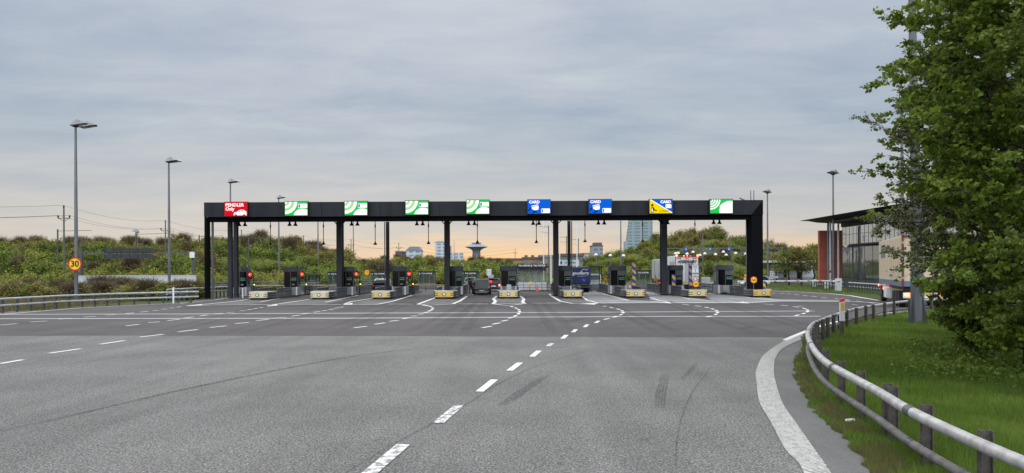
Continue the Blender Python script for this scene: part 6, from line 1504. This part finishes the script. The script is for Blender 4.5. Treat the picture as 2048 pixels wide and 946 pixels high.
# scrub beside the left guardrail
for k in range(44):
    px = -30+k*10.2+rnd.uniform(-5,5); Y = rnd.choice((66,71,76,81))+rnd.uniform(-2,2)
    if px > 402: continue
    v = rnd.choices([2,3,-1,-2,4,0],[3,4,4,4,3,1])[0]; s_ = rnd.uniform(.55,.92); lab = 'low bare twiggy bush behind the left guardrail' if v < 0 else 'low leafy bush behind the left guardrail'
    shrub(gx(px,Y), Y, -.1, s_*1.1, s_*rnd.uniform(.8,1.15)*(.70 if v >= 0 else .62), v, 'roadside_bush', lab, 'twiggy bushes behind the left guardrail' if v < 0 else 'leafy bushes behind the left guardrail')
for k in range(16):
    Y = rnd.uniform(60,90); px = rnd.uniform(360,470) if k < 8 else rnd.uniform(420,560); Y = rnd.uniform(96,112)
    shrub(gx(px,Y), Y, -.1, rnd.uniform(.6,.9), rnd.uniform(.55,.85), rnd.choice((3,3,0,2)), 'shrub', 'yellow green bush beyond the left end of the gantry', 'yellow green bushes beyond the left end of the gantry')
# dry grass tufts along both sides of the left rail
def tufts(name, pts, hh, w, rs, mat, lean=.35, tone0=.5, zf=None):
    n = len(pts); a = rs.uniform(0, 6.283, n); h = hh*rs.uniform(.5,1.25,n); ld = rs.uniform(0, 6.283, n); ll = rs.uniform(0, lean, n)*h
    V = np.empty((n,3,3)); z0 = np.zeros(n) if zf is None else zf
    V[:,0] = np.stack([pts[:,0]-np.cos(a)*w, pts[:,1]-np.sin(a)*w, z0], 1); V[:,1] = np.stack([pts[:,0]+np.cos(a)*w, pts[:,1]+np.sin(a)*w, z0], 1)
    V[:,2] = np.stack([pts[:,0]+np.cos(ld)*ll, pts[:,1]+np.sin(ld)*ll, z0+h], 1)
    return quads_mesh(name, V.reshape(-1,3), 3, np.clip(rs.normal(tone0,.2,n),0,1), mat)
def stuff(me, name, label, cat): o = bpy.data.objects.new(name, me); COL.objects.link(o); return tag(o, label, cat, kind='stuff')
rs = np.random.RandomState(5); n = 30000; yy = rs.uniform(36,70,n); P_ = np.stack([-31.7-rs.uniform(0,22,n)**1.0, yy], 1); ok = ~((P_[:,1] > 56)&(P_[:,0] > -29)); P_ = P_[ok]
stuff(tufts('rough_grass', P_, .35, .03, rs, 'drygrass', .5), 'rough_grass', 'rough dry grass behind the left guardrail', 'grass')
n = 9000; P_ = np.stack([rs.uniform(29.5,44,n), rs.uniform(60,108,n)], 1)
P_ = P_[(P_[:,0] > 32+ (P_[:,1]-60)*.0+1.5)]
stuff(tufts('lawn_strip', P_, .10, .05, rs, 'grass', .5), 'lawn_strip', 'short lawn strip before the red wall and barrier', 'grass')
# verge grass in the foreground
def in_poly_np(P, poly):
    c = np.zeros(len(P), bool); j = len(poly)-1
    for i in range(len(poly)):
        xi, yi = poly[i]; xj, yj = poly[j]
        if yi != yj: c ^= ((yi > P[:,1]) != (yj > P[:,1])) & (P[:,0] < (xj-xi)*(P[:,1]-yi)/(yj-yi)+xi)
        j = i
    return c
rs = np.random.RandomState(9); n = 420000
v_ = rs.uniform(0, 1, n); Y = 7.2*np.exp(v_*math.log(43/7.2)); px = rs.uniform(1560, 2200, n); P_ = np.stack([(px-1024)/F*Y, Y], 1)
P_ = P_[in_poly_np(P_, verge_poly)]
def vnoise(P, s, seed=0):
    r_ = np.random.RandomState(seed); o_ = np.zeros(len(P))
    for k in range(6):
        a = r_.uniform(0,6.283); f = s*r_.uniform(.5,2.2); o_ += np.sin(P[:,0]*f*math.cos(a)+P[:,1]*f*math.sin(a)+r_.uniform(0,6.283))
    return o_/6
rx = np.interp(P_[:,1], [p[1] for p in RAIL], [p[0] for p in RAIL])
dist = P_[:,0]-rx                                # distance beyond the rail
near = dist < .35
dens = np.where(near, .62+.5*vnoise(P_, 3, 2), 1.0)*np.where((P_[:,0] > 11.8)&(P_[:,1] < 24), .6, 1)
keep = rs.uniform(0,1,len(P_)) < dens; P_ = P_[keep]; dist = dist[keep]
dry = (rs.uniform(0,1,len(P_)) < np.where(dist < -.15, .72, .05+.10*(vnoise(P_, 1.2, 5) > .35)))&(vnoise(P_, 2.2, 8) > -.25)
G = P_[~dry]; ht = .10+.10*np.clip(vnoise(G, 1.5, 3)+.5, 0, 1)+.05*(G[:,1] > 14); ht = ht*np.where(G[:,0]-np.interp(G[:,1], [p[1] for p in RAIL], [p[0] for p in RAIL]) < .1, .55, 1)
wv = .0028*np.maximum(1, G[:,1]/9)
stuff(tufts('verge_grass', G, ht, wv, rs, 'grass', .75, .42+.45*vnoise(G, 1.1, 12)+.2*vnoise(G, 4, 13)), 'verge_grass', 'fresh green grass on the verge inside the guardrail bend', 'grass')
D_ = P_[dry]; stuff(tufts('dry_grass', D_, .11, .003*np.maximum(1, D_[:,1]/9), rs, 'drygrass', 1.0, .45), 'dry_grass', 'dry pale grass along the shoulder under the guardrail', 'grass')
# leafy ground cover by the tree
n = 9000; c_ = np.array([[10.2,16.4],[11.2,15.7],[12.1,15.0],[12.9,16.6],[11.6,18.6],[12.7,20.4],[13.6,22.5],[13.2,13.9],[12.4,13.2]]); k = rs.randint(0,len(c_),n)
Pg = c_[k]+rs.normal(size=(n,2))*np.array([.75,.6]); zg = np.abs(rs.normal(0,.16,n))+.04
stuff(quads_mesh('ground_cover', leaves(np.column_stack([Pg,zg]), .085, rs, droop=.1, aspect=.8), 4, np.clip(.10+zg*.9+rs.normal(0,.13,n),0,1), 'leaf'), 'ground_cover', 'low nettles and leafy plants under the big tree', 'plants')
lit = MB().box((0,0,.02),(.16,.05,.03), rz=.4).build('litter', 'white'); lit.location = (*g(1700,846), .03); tag(lit, 'small white scrap of litter in the dry grass under the guardrail', 'litter')

# ------------------------------------------------------------------ big roadside trees
def grow(seed, base, H_, trunk_r, limbs, rfun, leaf, nleaf, z_lo, lean=(0,0), upturn=.25, bias=None, sub=9, twigs=4, lpt=12):
    rs = np.random.RandomState(seed); wood = MB(); LC = []; LD = []; LT = []
    tp = [Vector((lean[0]*t*t*H_, lean[1]*t*t*H_, t*H_)) for t in np.linspace(0, 1, 9)]
    tp = [p+Vector((rs.normal()*.05, rs.normal()*.05, 0)) for p in tp]; wood.tube(tp, [trunk_r*(1-.85*k/8) for k in range(9)], 8)
    for i in range(limbs):
        t = (i+rs.uniform(0,1))/limbs; z = z_lo+(H_-z_lo)*t; f = z/H_*8; k0 = min(7, int(f)); o = tp[k0].lerp(tp[k0+1], f-k0)
        a = i*2.399+rs.normal()*.3
        if bias is not None and rs.uniform() < bias[1]: a = bias[0]+rs.normal()*.75
        R_ = rfun(z, a)*rs.uniform(.72,1.12); up0 = upturn*rs.uniform(.2,1.4)-.1
        pts = [o]; d = Vector((math.cos(a), math.sin(a), up0)).normalized(); nseg = 7
        for s_ in range(nseg):
            d = (d+Vector((rs.normal()*.10, rs.normal()*.10, rs.normal()*.07-.035))).normalized(); pts.append(pts[-1]+d*R_/nseg)
        wood.tube(pts, [max(.006, trunk_r*.30*(1-t*.5)*(1-s_/(nseg+.6))) for s_ in range(nseg+1)], 5, False)
        for j in range(sub):
            u = .18+.82*(j+rs.uniform(0,1))/sub; f2 = min(u*nseg, nseg-.01); k2 = int(f2); q = pts[k2].lerp(pts[k2+1], f2-k2); dd = (pts[k2+1]-pts[k2]).normalized()
            side = dd.cross(Vector((0,0,1))).normalized()*(1 if j % 2 else -1); sd = (dd*rs.uniform(.4,1.0)+side*rs.uniform(.5,1.1)+Vector((0,0,rs.normal()*.28+.05))).normalized()
            Ls = R_*(.42*(1-u*.55))*rs.uniform(.6,1.2)+.12; e = q+sd*Ls+Vector((0,0,-.06*Ls)); wood.tube([q, q.lerp(e,.5)+Vector((0,0,.03*Ls)), e], [.008,.006,.003], 3, False)
            ltone = rs.normal(0,.08)
            for m_ in range(twigs):
                uu = rs.uniform(.15,1); tq = q.lerp(e, uu); td = (sd+Vector((rs.normal()*.7, rs.normal()*.7, rs.normal()*.35))).normalized(); Lt_ = rs.uniform(.10,.30)
                for w_ in range(lpt):
                    s2 = (w_+rs.uniform(0,1))/lpt; LC.append(tq+td*Lt_*s2); LD.append(td); LT.append(.46+ltone+.10*(uu-.5)+.18*(u-.5))
    C = np.array([tuple(v) for v in LC]); D = np.array([tuple(v) for v in LD]); T = np.array(LT); C += rs.normal(size=C.shape)*.022
    T = np.clip(T+rs.normal(0,.15,len(T)), 0, 1)
    return wood, C, D, T, rs
def bigtree(name, seed, base, H_, tr_, limbs, rfun, leaf, matl, label, z_lo=.8, flowers=0, flower_box=None, **kw):
    t = empty(name, (base[0], base[1], 0), 0, label, 'tree')
    wood, C, D, T, rs = grow(seed, base, H_, tr_, limbs, rfun, leaf, 0, z_lo, **kw)
    wood.build('trunk_and_limbs', 'bark', t)
    obj_('crown', quads_mesh('crown', leaves(C, leaf, rs, droop=.30, D=D, aspect=.85, upbias=.8), 4, T, matl), t)
    if flowers:
        idx = rs.choice(len(C), flowers, replace=False); Cf = C[idx]
        ff = vn3(Cf+np.array([base[0],base[1],0]), .9)+.25*(np.hypot(Cf[:,0], Cf[:,1]) < 2.2) > .42
        Cf = Cf[ff]; Cf = np.repeat(Cf, 4, 0)+rs.normal(size=(len(Cf)*4,3))*.035
        obj_('blossom', quads_mesh('blossom', leaves(Cf, .045, rs, aspect=1.0), 4, np.clip(rs.normal(.5,.25,len(Cf)),0,1), 'blossom'), t)
    return t
def vn3(P, s):
    r_ = np.random.RandomState(4); o_ = np.zeros(len(P))
    for k in range(7):
        v = r_.normal(size=3); v /= np.linalg.norm(v); o_ += np.sin(P@v*s*r_.uniform(.8,2.4)+r_.uniform(0,6.283))
    return o_/4
PI = math.pi
def rA(z, a): return 2.62*min(1, .28+z/5.0)*(1.0 if z < 10 else .7)*(1+.20*math.sin(z*1.7+a))
def rB(z, a): return 3.0*(min(.5,.25+z/8) if z < 1.9 else min(1, .5+(z-1.9)/1.6))*(1.0 if z < 5.6 else max(.25, 1-(z-5.6)/4.5))*(1+.20*math.sin(z*2.1+1+a))
def rC(z, a): return 4.1*min(1, .5+z/4)*(1+.15*math.sin(z*1.3+a))
def rD(z, a): return 2.2*min(1, .6+z/3.0)*(1.0 if z < 7 else .8)
bigtree('broadleaf_tree', 21, (11.95,16.8), 12.6, .13, 96, rA, .115, 'leaf', 'tall leafy tree with reaching branches beside the verge, nearest the mast', z_lo=.5, bias=(PI,.40), upturn=.7, sub=13, twigs=5, lpt=9)
bigtree('hawthorn_tree', 33, (12.8,19.4), 9.4, .15, 110, rB, .088, 'leafhaw', 'blossoming hawthorn with small white flowers left of the taller trees', z_lo=.25, bias=(PI,.45), flowers=26000, upturn=.6, sub=11, twigs=5, lpt=11)
bigtree('broadleaf_tree', 45, (16.0,22.5), 13.5, .2, 100, rC, .135, 'leaf', 'broad dark green tree filling the space behind the hawthorn', z_lo=1.0, bias=(-PI*.65,.45), upturn=.6, sub=10, twigs=5, lpt=10)
bigtree('broadleaf_tree', 57, (11.4,13.2), 10.5, .12, 60, rD, .10, 'leafhaw', 'shaded leafy tree at the right edge of the picture', z_lo=1.3, bias=(PI,.40), upturn=.5, sub=9, twigs=5, lpt=11)
# young street trees near the red wall
def small_tree(px, Y, H_, lab, seed):
    p = (gx(px,Y), Y); t = empty('young_tree', (p[0],p[1],0), 0, lab, 'tree', 'young trees on the lawn by the red wall')
    wood, C, D, T, rs = grow(seed, p, H_, .16, 26, lambda z, a: 2.6*(1 if z < H_*.7 else .6), .2, 0, H_*.38, sub=6, twigs=3, lpt=6, upturn=.8)
    wood.build('trunk', 'bark', t); C += rs.normal(size=C.shape)*.12; obj_('crown', quads_mesh('crown', leaves(C, .20, rs, D=D, aspect=.8), 4, T, 'busholive' if seed % 2 else 'bushgreen'), t)
for i, (px, Y, H_, lab) in enumerate(((1578,112,5.2,'young tree nearest the white information sign'),(1603,110,5.0,'young tree in the middle of the row by the red wall'),(1628,113,5.6,'young tree closest to the red wall'),(1552,126,4.4,'small young tree behind the arrow shaped sign'))): small_tree(px, Y, H_, lab, 70+i)
